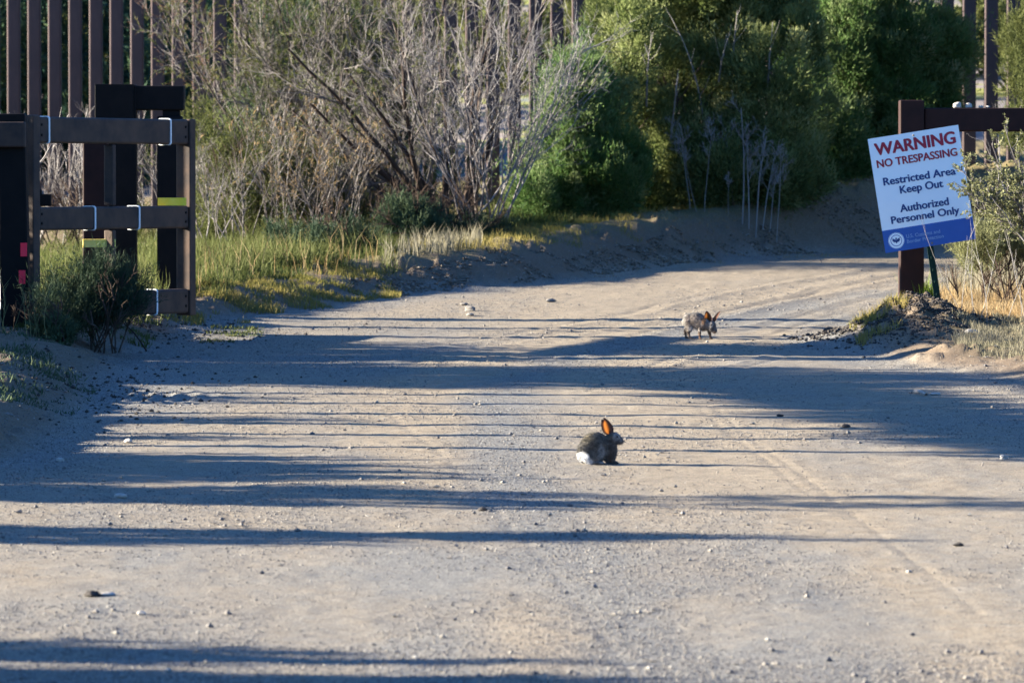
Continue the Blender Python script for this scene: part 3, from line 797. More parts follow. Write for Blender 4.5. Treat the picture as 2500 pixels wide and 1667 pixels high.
def twiggy(rng, P0, R0, spec):
    """spec: list of (children per parent, length, radius, spread, wobble, up, segments, tmin)"""
    out = [(P0, R0)]; P, R = P0, R0
    for m, L, r, sp_, wob, up, ns, tm_ in spec:
        S, D, ix, t = sprout(rng, P, m, tm_, sp_)
        Ls = L * (.5 + .8 * rng.rand(len(S))) * (1.15 - .5 * t)
        P = grow(rng, S, D, Ls, ns, wob, up); R = taper(len(S), ns, r * (.7 + .6 * rng.rand(len(S))), r * .35)
        out.append((P, R))
    return out
def wood_chunks(rng, lv, ks=(5, 4, 3, 3, 3), mi=0, bias=0.0):
    return [tubes(rng, p, r, ks[min(i, 4)], np.clip(rng.rand(len(p)) * .7 + .15 + bias + .07 * i, 0, 1), mi) for i, (p, r) in enumerate(lv)]
def sprays(rng, paths, per, L, W, spread=.6, tmin=.2, leaf=False, cvs=.2):
    S, D, ix, t = sprout(rng, paths, per, tmin, spread)
    cv = np.clip(.5 + rng.normal(size=len(paths)) * cvs, 0, 1)[ix]
    var = np.clip(cv * .7 + .3 * rng.rand(len(S)), 0, 1)
    return (leaves if leaf else blades)(rng, S, D, L * (.6 + .8 * rng.rand(len(S))), W, var)

# --- big bare silver shrub in the middle (bare branches reaching right, one thick limb leaning left)
rng = np.random.RandomState(21)
def shrub_thing(name, label, cat, group=None):
    e = empty(name); return tag(e, label, cat, group)
def gbase(px, Y, dz=0.0):
    x = (px - 1250) / FPX * Y; return (x, Y, gz(x, Y) + dz)
def dirs2d(rng, angs, dy=.25):
    a = np.radians(angs); return np.stack([np.sin(a), rng.normal(size=len(a)) * dy, np.cos(a)], 1)

t = shrub_thing("bare_shrub", "leafless silver-grey shrub with long bare branches beside the big green juniper", "shrub")
rng = np.random.RandomState(33)
b = gbase(1190, 57.5)
P, R = limbs(rng, b, 14, 1.9, .0125, nseg=9, wob=.09, up=.02, jitter=.10, dirs=dirs2d(rng, [-32, -20, -10, -3, 4, 10, 16, 24, 32, 36, -38, 28, 14, -44]))
lv = twiggy(rng, P, R, [(6, 1.25, .0052, .5, .08, .07, 9, .2), (5, .55, .0030, .55, .13, .05, 6, .15), (4, .22, .0018, .7, .18, .02, 4, .2)])
build("branches", wood_chunks(rng, lv, bias=.12), M['grey_wood'], t, smooth=True)

t = shrub_thing("leaning_shrub", "large half dead shrub with a dark limb leaning left and pale tangled twigs", "shrub")
rng = np.random.RandomState(34)
b = gbase(1130, 58.0)
P, R = limbs(rng, b, 11, 2.7, .036, nseg=10, wob=.07, up=.02, jitter=.12, dirs=dirs2d(rng, [-58, -50, -45, -38, -30, -22, -14, -5, 5, 14, -66], .3))
lv = twiggy(rng, P, R, [(6, 1.2, .010, .6, .10, .09, 8, .2), (5, .55, .0040, .6, .14, .05, 6, .15), (5, .24, .0024, .7, .2, .02, 4, .15)])
build("branches", [tubes(rng, P, R, 6, np.full(len(P), .3))] , M['brown_wood'], t, smooth=True)
build("twigs", wood_chunks(rng, lv[1:]), M['dim_wood'], t, smooth=True)
build("foliage", [sprays(rng, lv[3][0][rng.rand(len(lv[3][0])) < .30], 14, .05, .008)], M['olive'], t)

t = shrub_thing("tall_shrub", "tall tangled shrub with greyish twigs and russet tips right behind the gate", "shrub")
rng = np.random.RandomState(35)
b = gbase(700, 63.0)
P, R = limbs(rng, b, 18, 2.7, .018, nseg=9, wob=.08, up=.02, jitter=.35, dirs=dirs2d(rng, np.linspace(-38, 42, 18), .3))
lv = twiggy(rng, P, R, [(7, 1.0, .0062, .5, .10, .08, 7, .15), (6, .5, .0034, .55, .14, .05, 5, .1), (4, .22, .0020, .6, .2, .03, 4, .1)])
build("branches", wood_chunks(rng, lv), M['dim_wood'], t, smooth=True)
tw = lv[3][0]; left_ = tw[:, 0, 0] < (560 - 1250) / FPX * 62
build("foliage", [sprays(rng, tw[rng.rand(len(tw)) < .40], 14, .05, .008)], M['olive'], t)
build("dry_tips", [sprays(rng, tw[left_ & (rng.rand(len(tw)) < .5)], 7, .04, .006)], M['tip_red'], t)

t = shrub_thing("tall_shrub", "tall brownish twiggy shrub rising out of the picture above the bare silver shrub", "shrub")
rng = np.random.RandomState(36)
b = gbase(870, 63.4)
P, R = limbs(rng, b, 15, 2.8, .018, nseg=9, wob=.07, up=.03, jitter=.4, dirs=dirs2d(rng, np.linspace(-24, 7, 15), .3))
lv = twiggy(rng, P, R, [(7, 1.0, .0062, .45, .10, .09, 7, .15), (6, .45, .0034, .55, .14, .05, 5, .1), (4, .2, .0022, .6, .2, .03, 4, .1)])
build("branches", wood_chunks(rng, lv, bias=-.1), M['dim_wood'], t, smooth=True)
tw = lv[3][0]
build("foliage", [sprays(rng, tw[rng.rand(len(tw)) < .40], 14, .05, .008)], M['olive'], t)
build("dry_tips", [sprays(rng, tw[rng.rand(len(tw)) < .12], 7, .04, .006)], M['tip_red'], t)

# --- low olive bushes between them
def bush(name, label, cat, E, clumps, per, L, W, m, seed, base=None, nl=10, LL=.7, group=None, wood='brown_wood', tuft=None, **kw):
    t = shrub_thing(name, label, cat, group); rng = np.random.RandomState(seed)
    build("foliage", ([tufted(rng, E, clumps, per, L, W, **tuft), foliage(rng, E, int(clumps * .28), 60, L, W * .8, ax=(.7, 1.0, .35), lc=.42, lo=.9, gap=.35, gs=.3, spread=.35)]) if tuft else [foliage(rng, E, clumps, per, L, W, **kw)], M[m], t)
    if base is not None:
        P, R = limbs(rng, base, nl, LL, .012 * max(LL, .6), lean=.7, nseg=7, wob=.12, up=.03)
        lv = twiggy(rng, P, R, [(4, LL * .5, .006, .6, .12, .05, 5, .3), (4, LL * .25, .003, .6, .15, .05, 4, .2)])
        build("stems", wood_chunks(rng, lv), M[wood], t, smooth=True)
    return t
def E_(px, py, Y, rx, ry, rz):
    p = at(px, py, Y); k = Y / FPX
    return (p.x, Y, p.z, rx * k, ry, rz * k)
bush("olive_bush", "pale olive feathery bush right of the open gate in front of the tall twiggy shrubs", "bush",
     [E_(520, 420, 58.6, 90, .5, 160), E_(650, 520, 58.3, 130, .5, 150), E_(500, 590, 57.5, 70, .4, 90), E_(800, 520, 59.0, 130, .5, 140)], 1700, 40, .07, .009, 'olive', 41, gbase(620, 58.3), 14, 1.0, ax=(.3, .9, .4), lc=.25, lo=.2, gap=.48)
bush("olive_bush", "dim olive bush filling the middle behind the leaning dark limb", "bush",
     [E_(880, 400, 63.6, 170, .5, 170), E_(1060, 470, 63.6, 120, .4, 90), E_(700, 330, 63.6, 160, .5, 170), E_(940, 250, 63.7, 130, .5, 120), E_(760, 130, 63.7, 160, .5, 120)], 2400, 34, .07, .010, 'darkleaf', 42, gbase(900, 63.6), 14, 1.6, ax=(.3, .9, .5), lc=.3, lo=.2, gap=.45)
bush("sage_bush", "rounded grey-green sage bush at the road side below the bare silver shrub", "bush",
     [E_(1010, 595, 56.5, 95, .32, 75), E_(980, 555, 56.6, 55, .3, 50), E_(930, 630, 56.3, 40, .25, 45)], 700, 40, .055, .010, 'sage', 43, gbase(1000, 56.5), 16, .6, ax=(.3, 1.0, .35), lc=.16, lo=.3, gap=.1)
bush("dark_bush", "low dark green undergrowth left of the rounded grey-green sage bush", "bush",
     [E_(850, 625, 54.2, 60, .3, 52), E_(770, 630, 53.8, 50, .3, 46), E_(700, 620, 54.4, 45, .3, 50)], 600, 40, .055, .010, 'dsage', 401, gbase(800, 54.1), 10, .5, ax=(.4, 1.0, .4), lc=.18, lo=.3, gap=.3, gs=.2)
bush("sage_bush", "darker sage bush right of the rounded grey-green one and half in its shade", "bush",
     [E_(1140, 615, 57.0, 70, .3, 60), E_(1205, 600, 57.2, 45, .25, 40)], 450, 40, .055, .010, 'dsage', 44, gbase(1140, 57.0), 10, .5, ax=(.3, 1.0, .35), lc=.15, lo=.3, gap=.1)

for k_, (px_, Y_, LL_, n_, sd_, lab_) in enumerate(((760, 57.6, 1.15, 34, 301, "low brown-grey brush under the leaning dark limb"), (560, 56.8, .95, 22, 302, "thin dry upright brush just right of the gate above the grass"), (930, 59.2, 1.3, 30, 303, "dim tangled brush behind the rounded grey-green sage bush"))):
    t = shrub_thing("dry_brush", lab_, "shrub", "dry brush between the gate and the bare shrub"); rng = np.random.RandomState(sd_)
    P, R = limbs(rng, gbase(px_, Y_), n_, LL_, .0075, lean=.45, nseg=8, wob=.12, jitter=.35); lv = twiggy(rng, P, R, [(6, .42, .0035, .5, .13, .08, 6, .2), (5, .2, .0020, .6, .16, .05, 4, .2)])
    build("branches", wood_chunks(rng, lv), M['dim_wood'], t, smooth=True)
    build("leaves", [sprays(rng, lv[2][0][rng.rand(len(lv[2][0])) < .35], 8, .035, .008)], M['drygrass' if k_ == 0 else 'olive'], t)

# --- junipers
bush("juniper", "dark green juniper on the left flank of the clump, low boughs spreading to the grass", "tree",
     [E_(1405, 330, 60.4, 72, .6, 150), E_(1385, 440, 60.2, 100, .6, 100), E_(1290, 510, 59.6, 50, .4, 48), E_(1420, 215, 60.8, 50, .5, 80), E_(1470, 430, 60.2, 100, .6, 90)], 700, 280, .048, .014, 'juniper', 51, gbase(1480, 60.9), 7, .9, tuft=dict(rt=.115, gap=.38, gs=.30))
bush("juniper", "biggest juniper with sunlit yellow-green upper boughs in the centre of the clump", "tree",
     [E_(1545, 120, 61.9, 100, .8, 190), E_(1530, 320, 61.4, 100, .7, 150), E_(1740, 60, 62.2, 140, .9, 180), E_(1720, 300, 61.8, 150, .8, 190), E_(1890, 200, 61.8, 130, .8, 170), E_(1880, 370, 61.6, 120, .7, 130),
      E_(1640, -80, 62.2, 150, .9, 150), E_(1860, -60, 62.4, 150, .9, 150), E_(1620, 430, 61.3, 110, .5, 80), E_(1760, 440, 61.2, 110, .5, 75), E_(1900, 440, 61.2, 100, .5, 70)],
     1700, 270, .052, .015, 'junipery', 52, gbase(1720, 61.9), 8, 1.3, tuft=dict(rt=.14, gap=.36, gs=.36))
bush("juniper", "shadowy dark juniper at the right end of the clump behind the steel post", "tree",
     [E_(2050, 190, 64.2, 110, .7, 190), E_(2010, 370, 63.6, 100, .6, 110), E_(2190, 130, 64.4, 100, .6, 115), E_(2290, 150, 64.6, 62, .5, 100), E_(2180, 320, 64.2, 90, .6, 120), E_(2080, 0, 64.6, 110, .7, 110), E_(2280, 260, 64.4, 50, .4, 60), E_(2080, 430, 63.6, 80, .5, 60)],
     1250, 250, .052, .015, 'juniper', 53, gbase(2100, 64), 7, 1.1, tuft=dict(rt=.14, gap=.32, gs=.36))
# weathered bare stems among its boughs
big = [o for o in bpy.data.objects if o.name.startswith("juniper") and o.get("label", "").startswith("biggest")][0]
rng = np.random.RandomState(54)
for px, py0, py1, Y in ((1730, 40, 330, 60.9), (1590, 80, 260, 60.6), (1767, 70, 200, 60.9), (1885, 60, 260, 60.9), (1650, 190, 340, 60.5), (1800, 40, 200, 61.1)):
    a, c = at(px - 12, py1, Y + .4), at(px + 8, py0, Y)
    P = grow(rng, np.array([a]), np.array([c - a]), (c - a).length, 8, .06)
    lv = twiggy(rng, P, taper(1, 8, .012, .004), [(5, .28, .004, .6, .12, .1, 5, .3)])
    build("bare_stem", wood_chunks(rng, lv, bias=.1), M['pale_wood'], big, smooth=True)

# --- pale dead stalk clumps in front of the junipers
def stalks(label, spec, seed, Y):
    t = shrub_thing("dead_stalks", label, "dead plant", "pale dead stalk clumps before the junipers"); rng = np.random.RandomState(seed)
    ch = []
    for px, lean, hpx, r in spec:
        b = np.array([gbase(px, Y + rng.normal() * .15)]); h = hpx / FPX * Y
        P = grow(rng, b, np.array([[lean, 0, 1.0]]), h, 9, .035); R = taper(1, 9, r, r * .45)
        lv = twiggy(rng, P, R, [(6, h * .26, r * .36, .55, .13, .12, 7, .5), (6, h * .12, .0026, .65, .16, .08, 5, .25), (4, h * .05, .0018, .7, .2, .08, 4, .2)])
        ch += wood_chunks(rng, lv, bias=rng.rand() * .4 - .2)
    build("stalks", ch, M['pale_wood'], t, smooth=True)
stalks("tall pale dead stalks with finely branched tops in front of the dark juniper", [(1812, .03, 285, .010), (1828, .02, 215, .008), (1845, .07, 250, .009), (1862, .13, 190, .006), (1790, -.04, 190, .006), (1880, .10, 150, .005), (1896, .06, 225, .005), (1778, .0, 90, .004)], 61, 60.4)
stalks("dimmer, thinner dead stalks left of the tallest pale stalks", [(1685, -.08, 215, .005), (1720, .03, 205, .005), (1700, -.22, 190, .004)], 62, 60.5)

# --- grasses and herbs
def grass(name, label, poly, n, hmin, hmax, W, m, seed, lean=.25, curl=True, cat="grass", clump=.55, dens=.25, zlift=0.0, world_=False):
    rng = np.random.RandomState(seed)
    P = poly if world_ else [gpt(*p) for p in poly]
    xs = [p[0] for p in P]; ys = [p[1] for p in P]
    X = min(xs) + rng.rand(n * 4) * (max(xs) - min(xs)); Y = min(ys) + rng.rand(n * 4) * (max(ys) - min(ys))
    k = (poly_sd(X, Y, P) + vnoise(X, Y, .5, 71) * .5 > 0) & (vnoise(X, Y, clump, 72 + seed % 5) + .5 * vnoise(X, Y, clump * .3, 73) > dens - .5)
    X, Y = X[k][:n], Y[k][:n]
    Z = gza(X, Y) + zlift
    hn = np.clip(.5 + vnoise(X, Y, .4, 74 + seed % 3), 0, 1)
    h = hmin + (hmax - hmin) * hn * (.4 + .9 * rng.rand(len(X)))
    B = np.stack([X, Y, Z - .01], 1); D = unit(np.stack([rng.normal(size=len(X)) * lean, rng.normal(size=len(X)) * lean, np.ones(len(X))], 1))
    mid = B + D * (h * .55)[:, None]; D2 = unit(D + rng.normal(size=B.shape) * .35); tip = mid + D2 * (h * .5)[:, None]
    S = perp(D, rng) * W / 2
    v = np.stack([B - S, B + S, mid + S * .8, tip, mid - S * .8], 1).reshape(-1, 3)
    f1 = np.arange(len(X))[:, None] * 5
    q = f1 + np.array([[0, 1, 2, 4]]); tr = f1 + np.array([[4, 2, 3]])
    var = np.repeat(np.clip(.25 + .5 * hn + .35 * (rng.rand(len(X)) - .5), 0, 1), 5)
    o = build(name, [(v, q, var, 0)], M[m]) if False else build_mixed(name, v, q, tr, var, M[m])
    return tag(o, label, cat, kind="stuff")
def build_mixed(name, v, q, tr, var, m):
    # quads and tips share vertices: append the triangles as a second chunk on the same vertex block
    V = np.asarray(v, np.float32); LV = np.concatenate([q.ravel(), tr.ravel()]); LS = np.concatenate([np.arange(len(q)) * 4, len(q) * 4 + np.arange(len(tr)) * 3])
    me = bpy.data.meshes.new(name); me.vertices.add(len(V)); me.loops.add(len(LV)); me.polygons.add(len(LS))
    me.vertices.foreach_set("co", V.ravel()); me.loops.foreach_set("vertex_index", LV.astype(np.int32)); me.polygons.foreach_set("loop_start", LS.astype(np.int32))
    me.update(calc_edges=True); me.materials.append(m)
    a = me.attributes.new("var", 'FLOAT', 'POINT'); a.data.foreach_set("value", np.asarray(var, np.float32)); me.validate()
    o = bpy.data.objects.new(name, me); COL.objects.link(o); return o
grass("green_grass", "bright green grass along the far left road edge", [(455, 790), (520, 768), (760, 722), (960, 700), (1000, 660), (900, 640), (400, 660)], 14000, .04, .20, .006, 'grass', 81, dens=.35)
grass("tall_green_weeds", "taller green weeds growing under the olive bushes", [(440, 740), (900, 690), (1000, 640), (1000, 600), (400, 600)], 9000, .12, .32, .007, 'olive', 82, lean=.18)
grass("yellow_grass", "short yellowing grass along the crest of the far dirt bank", [(450, 806), (620, 765), (900, 712), (1150, 690), (1450, 655), (1600, 625), (1500, 590), (1200, 640), (800, 690), (450, 770)], 16000, .03, .11, .006, 'ygrass', 83, dens=.42, clump=.4)
grass("bank_grass", "green grass on the bank below the junipers", [(1180, 655), (1330, 640), (1650, 605), (1700, 560), (1200, 570)], 12000, .08, .30, .008, 'grass', 84)
grass("bank_grass", "taller pale green grass between the left juniper and the dead stalks", [(1440, 625), (1800, 590), (1800, 562), (1440, 580)], 7000, .15, .42, .008, 'grass', 85, lean=.18)
grass("bank_straw", "thin dry grass on top of the dirt bank under the dead stalks", [(1500, 625), (2050, 600), (2200, 588), (2200, 565), (1500, 580)], 6000, .03, .12, .006, 'ygrass', 86, dens=.5)
grass("crest_grass", "sunlit straw and yellow-green grass on the crest of the dirt bank below the sage bushes", [(1000, 690), (1250, 668), (1450, 632), (1620, 600), (1560, 575), (1350, 600), (1150, 640), (1000, 665)], 14000, .03, .13, .006, 'ygrass', 96, dens=.3, clump=.4)
grass("gate_grass", "green and straw coloured grass seen under and between the gate rails", [(-200, 800), (440, 790), (455, 690), (400, 640), (-200, 640)], 12000, .05, .26, .007, 'grass', 100, dens=.35)
grass("edge_grass", "short bright yellow-green grass fringe along the left road edge right of the gate", [(445, 808), (520, 795), (640, 774), (800, 748), (980, 722), (980, 700), (700, 728), (455, 765)], 9000, .03, .11, .006, 'ygrass', 104, dens=.38, clump=.35)
grass("leafy_weeds", "broad leaved green weeds between the grass and the olive bush right of the gate", [(455, 760), (700, 725), (860, 700), (860, 660), (455, 690)], 2600, .10, .34, .013, 'olive', 97, lean=.35, dens=.5, clump=.35)
grass("straw_stems", "pale dry stems standing in the green grass right of the gate", [(455, 770), (900, 712), (980, 680), (900, 650), (455, 700)], 170, .20, .42, .006, 'drygrass', 98, lean=.12, dens=.3)
grass("bank_tufts", "scattered dry tufts on the dirt face of the far bank", [(1380, 684), (1700, 650), (2150, 618), (2180, 585), (1900, 590), (1450, 640)], 3500, .02, .07, .006, 'drygrass', 99, dens=.62, clump=.35, lean=.4)
grass("pink_grass_heads", "pale feathery grass heads at the foot of the sage bushes", [(940, 705), (1180, 680), (1180, 665), (940, 690)], 500, .10, .30, .010, 'greygrass', 87, lean=.12)
# right-hand verge
grass("dry_grass", "orange dry grass lit by the sun right of the sign post", [(2290, 800), (2420, 830), (2700, 850), (2900, 720), (2500, 690), (2330, 720)], 30000, .05, .20, .006, 'drygrass', 88, dens=.2)
grass("shaded_grass", "greyish dry grass on the shaded verge right of the mound", [(2330, 870), (2450, 900), (2800, 960), (2900, 850), (2420, 820)], 14000, .03, .12, .005, 'greygrass', 89, dens=.3)
grass("mound_weeds", "yellow-green weeds between the steel post and the sign post", [(2225, 795), (2290, 800), (2290, 765), (2235, 760)], 900, .10, .34, .008, 'weed', 90, lean=.22, dens=.0)
grass("mound_grass", "sparse yellowish grass on the left slope of the mound", [(2100, 860), (2190, 840), (2210, 800), (2150, 790), (2080, 830)], 1200, .04, .13, .006, 'ygrass', 91, dens=.35)
grass("verge_herbs", "grey-green upright herbs on the verge behind the dry grass", [(2310, 760), (2800, 790), (2900, 680), (2400, 690)], 5000, .18, .50, .006, 'greygrass', 92, lean=.16, dens=.35)
# left bank sparse weeds
grass("bank_weeds", "sparse low weeds on the shaded left bank", [(-60, 1040), (180, 1010), (210, 930), (120, 890), (-60, 880)], 2200, .02, .085, .008, 'sage', 93, dens=.45, clump=.3, lean=.5)
grass("bank_weeds", "weeds growing at the foot of the bush below the gate", [(60, 880), (330, 850), (420, 800), (100, 820)], 1600, .03, .12, .009, 'grass', 94, dens=.45, clump=.3, lean=.4)
grass("bank_weeds", "low green tufts on the road edge right of the gate foot", [(500, 835), (640, 820), (640, 800), (520, 800)], 500, .02, .06, .008, 'grass', 95, dens=.5, clump=.3, lean=.4)

# bush growing through the gate
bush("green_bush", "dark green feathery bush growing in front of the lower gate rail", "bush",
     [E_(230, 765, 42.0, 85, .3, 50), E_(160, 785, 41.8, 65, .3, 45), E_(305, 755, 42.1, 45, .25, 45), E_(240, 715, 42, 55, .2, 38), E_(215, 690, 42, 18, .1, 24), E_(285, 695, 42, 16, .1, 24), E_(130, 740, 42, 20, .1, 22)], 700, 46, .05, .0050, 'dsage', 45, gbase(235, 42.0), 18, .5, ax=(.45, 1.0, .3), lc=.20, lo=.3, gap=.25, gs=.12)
bush("green_bush", "small lighter green bush at the foot of the dark one by the near post", "bush",
     [E_(130, 820, 41.3, 50, .2, 38)], 160, 40, .03, .007, 'sage', 46, gbase(130, 41.3), 8, .25, ax=(.35, .9, .4), lc=.08, lo=.2, gap=.0)
t = shrub_thing("dry_weed", "grey dry weeds standing in front of the near left post", "weed"); rng = np.random.RandomState(47)
P, R = limbs(rng, gbase(40, 41.0), 14, .38, .003, lean=.3, nseg=6, jitter=.12); lv = twiggy(rng, P, R, [(5, .12, .0018, .6, .1, .05, 4, .3)])
build("stems", wood_chunks(rng, lv), M['greyleaf'], t); 
t = shrub_thing("bare_twig", "bare grey twigs poking up above the near left post", "twig"); rng = np.random.RandomState(48)
P, R = limbs(rng, tuple(at(5, 520, 46)), 5, 1.0, .010, nseg=8, wob=.12, up=.12, jitter=.02, dirs=dirs2d(rng, [-25, -8, 3, 12, 30], .1)); lv = twiggy(rng, P, R, [(3, .35, .005, .6, .12, .2, 6, .4)])
P2 = grow(rng, np.array([gbase(5, 46)]), np.array([[0, 0, 1.0]]), at(5, 520, 46).z - gbase(5, 46)[2], 5, .02)
build("branches", wood_chunks(rng, lv, bias=.1) + [tubes(rng, P2, taper(1, 5, .02, .012), 5)], M['grey_wood'], t, smooth=True)
# brown-grey brush behind the gate
t = shrub_thing("bare_shrub", "low bare brush seen through the upper gate openings", "shrub"); rng = np.random.RandomState(49)
P, R = limbs(rng, gbase(220, 61), 34, 1.12, .010, lean=.35, nseg=8, jitter=.6); lv = twiggy(rng, P, R, [(6, .4, .005, .4, .1, .08, 6, .2), (5, .2, .003, .5, .12, .05, 4, .2)])
build("branches", wood_chunks(rng, lv), M['grey_wood'], t, smooth=True)
bush("olive_bush", "olive bush with a russet side seen through the lower gate openings", "bush",
     [E_(150, 590, 60, 130, .5, 80), E_(330, 600, 60.5, 90, .5, 80), E_(20, 600, 60, 80, .5, 80)], 900, 30, .05, .008, 'olive', 50, gbase(180, 60), 12, .7, ax=(.3, .9, .4), lc=.18, lo=.2, gap=.3)

# sage shrub at the right edge reaching over the sign
t = shrub_thing("leafy_shrub", "grey-green small-leaved shrub at the right edge reaching over the warning sign", "shrub"); rng = np.random.RandomState(57)
ch, lf = [], []
base = gbase(2620, 43.8)
S0 = at(2560, 640, 43.8)
for tx, ty in ((2325, 440), (2345, 415), (2350, 470), (2390, 380), (2380, 500), (2420, 350), (2430, 430), (2460, 310), (2480, 390), (2490, 480), (2440, 500), (2520, 330), (2550, 420), (2600, 350), (2650, 450), (2410, 460), (2465, 440)):
    q = np.array(at(tx, ty, 43.8 + rng.normal() * .25)); s = np.array(base if ty > 9999 else at(2570 + rng.normal() * 25, 620 + rng.normal() * 30, 43.8)) if tx < 2560 else np.array(base)
    n = 9; tt = np.linspace(0, 1, n)[:, None]; mid = (s + q) / 2 + np.array([0, 0, -.12]) * (1 if tx < 2500 else 0)
    path = (1 - tt) ** 2 * s + 2 * tt * (1 - tt) * mid + tt ** 2 * q + rng.normal(size=(n, 3)) * .008
    P = path[None]; R = taper(1, n, .008, .003); lv = twiggy(rng, P, R, [(9, .22, .003, .8, .12, .10, 6, .35), (4, .09, .0018, .7, .15, .1, 4, .2)])
    ch += wood_chunks(rng, lv)
    lf.append(sprays(rng, lv[2][0], 10, .024, .013, .9, .0, leaf=True, cvs=.25)); lf.append(sprays(rng, lv[1][0], 12, .024, .013, .9, .3, leaf=True, cvs=.25))
P, R = limbs(rng, base, 9, .7, .012, lean=.5, nseg=7); ch += wood_chunks(rng, [(P, R)])
for _ in range(5):
    q = np.array(at(2570 + rng.normal() * 25, 620 + rng.normal() * 30, 43.8)); tt = np.linspace(0, 1, 6)[:, None]
    ch.append(tubes(rng, (np.array(base) * (1 - tt) + q * tt)[None], taper(1, 6, .014, .009), 5))
build("branches", ch, M['grey_wood'], t, smooth=True); build("leaves", lf, M['greyleaf'], t)
t = shrub_thing("dry_weed", "thin pale dry stalks crossing the blue band of the sign", "weed"); rng = np.random.RandomState(58)
P, R = limbs(rng, gbase(2430, 44.2), 11, .85, .0026, lean=.2, nseg=7, jitter=.2, dirs=dirs2d(rng, np.linspace(-20, 20, 11), .1)); lv = twiggy(rng, P, R, [(4, .2, .0016, .4, .1, .05, 5, .3)])
build("stems", wood_chunks(rng, lv, bias=.2), M['pale_wood'], t, smooth=True)
bush("sage_bush", "pale sage bush on the right verge under the overhanging leafy shrub", "bush",
     [E_(2420, 620, 46.5, 95, .4, 55), E_(2510, 600, 46.5, 70, .4, 60)], 420, 40, .06, .007, 'greyleaf', 59, gbase(2440, 46.5), 16, .5, ax=(.25, 1.0, .3), lc=.16, lo=.2, gap=.2)
bush("olive_bush", "yellow-green bush in the top right corner before the wall", "bush",
     [E_(2500, 110, 58, 50, .5, 90), E_(2485, 210, 57.5, 45, .4, 60), E_(2540, 250, 57.5, 60, .4, 80), E_(2520, 330, 57, 90, .5, 60)], 600, 46, .05, .009, 'olive', 60, gbase(2540, 57.5), 10, 1.3, ax=(.3, 1.0, .35), lc=.18, lo=.2, gap=.2, wood='grey_wood')

# --- woods and scrub beyond the wall
rng = np.random.RandomState(101)
E = [(-12 + k * .95 + rng.normal() * .2, 78 + rng.rand() * 3, SL * 78 + 1.2 + rng.rand() * 3.0, 1.1, 1.2, 1.7) for k in range(9)] + [(-11 + k * .9, 80 + rng.rand() * 2, SL * 80 + .6, 1.0, 1.0, 1.2) for k in range(8)]
o = build("woodland", [foliage(rng, E, 5200, 60, .10, .035, lc=.4, lo=.5, gap=.12, gs=.8)], M['wood_far']); tag(o, "dim dark green trees crowding behind the bollard wall on the left", "woodland", kind="stuff")
E = []
for k in range(150):
    y = 84 + rng.rand() ** 1.5 * 90; x = (rng.rand() - .5) * y * .30
    if x < -4.5 and y < 90: continue
    r = .35 + rng.rand() * .8; E.append((x, y, gz(x, y) + r * .5, r, r, r * .75))
o = build("scrub", [foliage(rng, E, 9000, 36, .14, .05, lc=.3, lo=.3, gap=-.2)], M['olive']); tag(o, "scattered blurred scrub on the sunlit hillside behind the wall", "scrub", kind="stuff")

# ------------------------------------------------------------------ growth left of the picture that shades the road
tanEL = math.tan(EL)
def caster(label, name, xc, yc, ry, h, seed, rx=.5, dens=1.0, z0=0.0, m='dsage', L=.10, W=.022, n=None):
    """bush of height h at (xc, yc), ry = half depth along the road"""
    yc -= .1075 * ((1.0 if xc < -7 else -.8) - xc)
    b = (xc, yc, SL * yc + .05); hz = (h - z0) / 2
    cn = n or int(240 * max(.3, ry) * max(h - z0, .5) * dens)
    t = shrub_thing(name, label, "bush" if h < 2.6 else "tree", "growth left of the road"); rng = np.random.RandomState(seed)
    E = [(xc, yc, b[2] + z0 + hz, rx, ry, hz), (xc, yc, b[2] + z0 + hz * .6, rx, ry * 1.0, hz * .6)]
    build("foliage", [foliage(rng, E, cn, 60, L, W, ax=(.4, .9, .4), lc=.25, lo=.2, gap=-.3)], M[m], t)
    P, R = limbs(rng, b, 6, h * .8, .03, lean=.3, nseg=7); build("trunks", wood_chunks(rng, [(P, R)]), M['brown_wood'], t, smooth=True)
caster("narrow bush outside the left picture edge, nearest of the tall ones but one", "roadside_bush", -6, 30.75, .55, 1.60, 201, dens=1.0)
caster("thin tall sapling outside the left edge whose twigs throw streaks right across the road", "roadside_tree", -6.2, 30.9, .40, 2.7, 211, dens=.16, z0=1.5)
caster("bush outside the left edge in front of the tall narrow one", "roadside_bush", -6, 28.50, .42, 1.15, 202, dens=1.3)
caster("wispy shrub outside the left edge just behind the front bushes", "roadside_bush", -6, 28.75, .06, 1.6, 212, dens=1.0, z0=1.0)
caster("low spreading bush outside the left edge between the road and the bank", "roadside_bush", -5.4, 32.4, 1.15, .98, 203, rx=.6, dens=1.8)
caster("slim bush outside the left picture edge near the camera", "roadside_bush", -6, 23.35, .24, 1.30, 204, dens=2)
caster("second bush from the camera outside the left picture edge", "roadside_bush", -6, 22.3, .48, 1.40, 205, dens=3)
caster("sparse upper twigs of the bushes nearest the camera on the left", "roadside_bush", -6.1, 22.4, .3, 1.75, 213, dens=.5, z0=1.1)
caster("knee-high weed clump between the first two stakes", "roadside_bush", -5.0, 38.2, .18, .62, 214, rx=.3, dens=2, L=.06)
caster("knee-high weed clump by the middle stakes", "roadside_bush", -5.0, 36.2, .22, .75, 215, rx=.3, dens=2, L=.06)
caster("knee-high weed clump by the last stakes", "roadside_bush", -5.0, 34.7, .18, .6, 216, rx=.3, dens=2, L=.06)
caster("broad tree left of the road with a low dense crown", "roadside_tree", -9, 41.8, 1.35, 3.1, 207, rx=1.0, dens=1.5)
caster("small crowned tree beside the gate outside the left edge", "roadside_tree", -7.5, 44.7, .9, 2.55, 210, rx=.6, dens=1.6, z0=1.95)
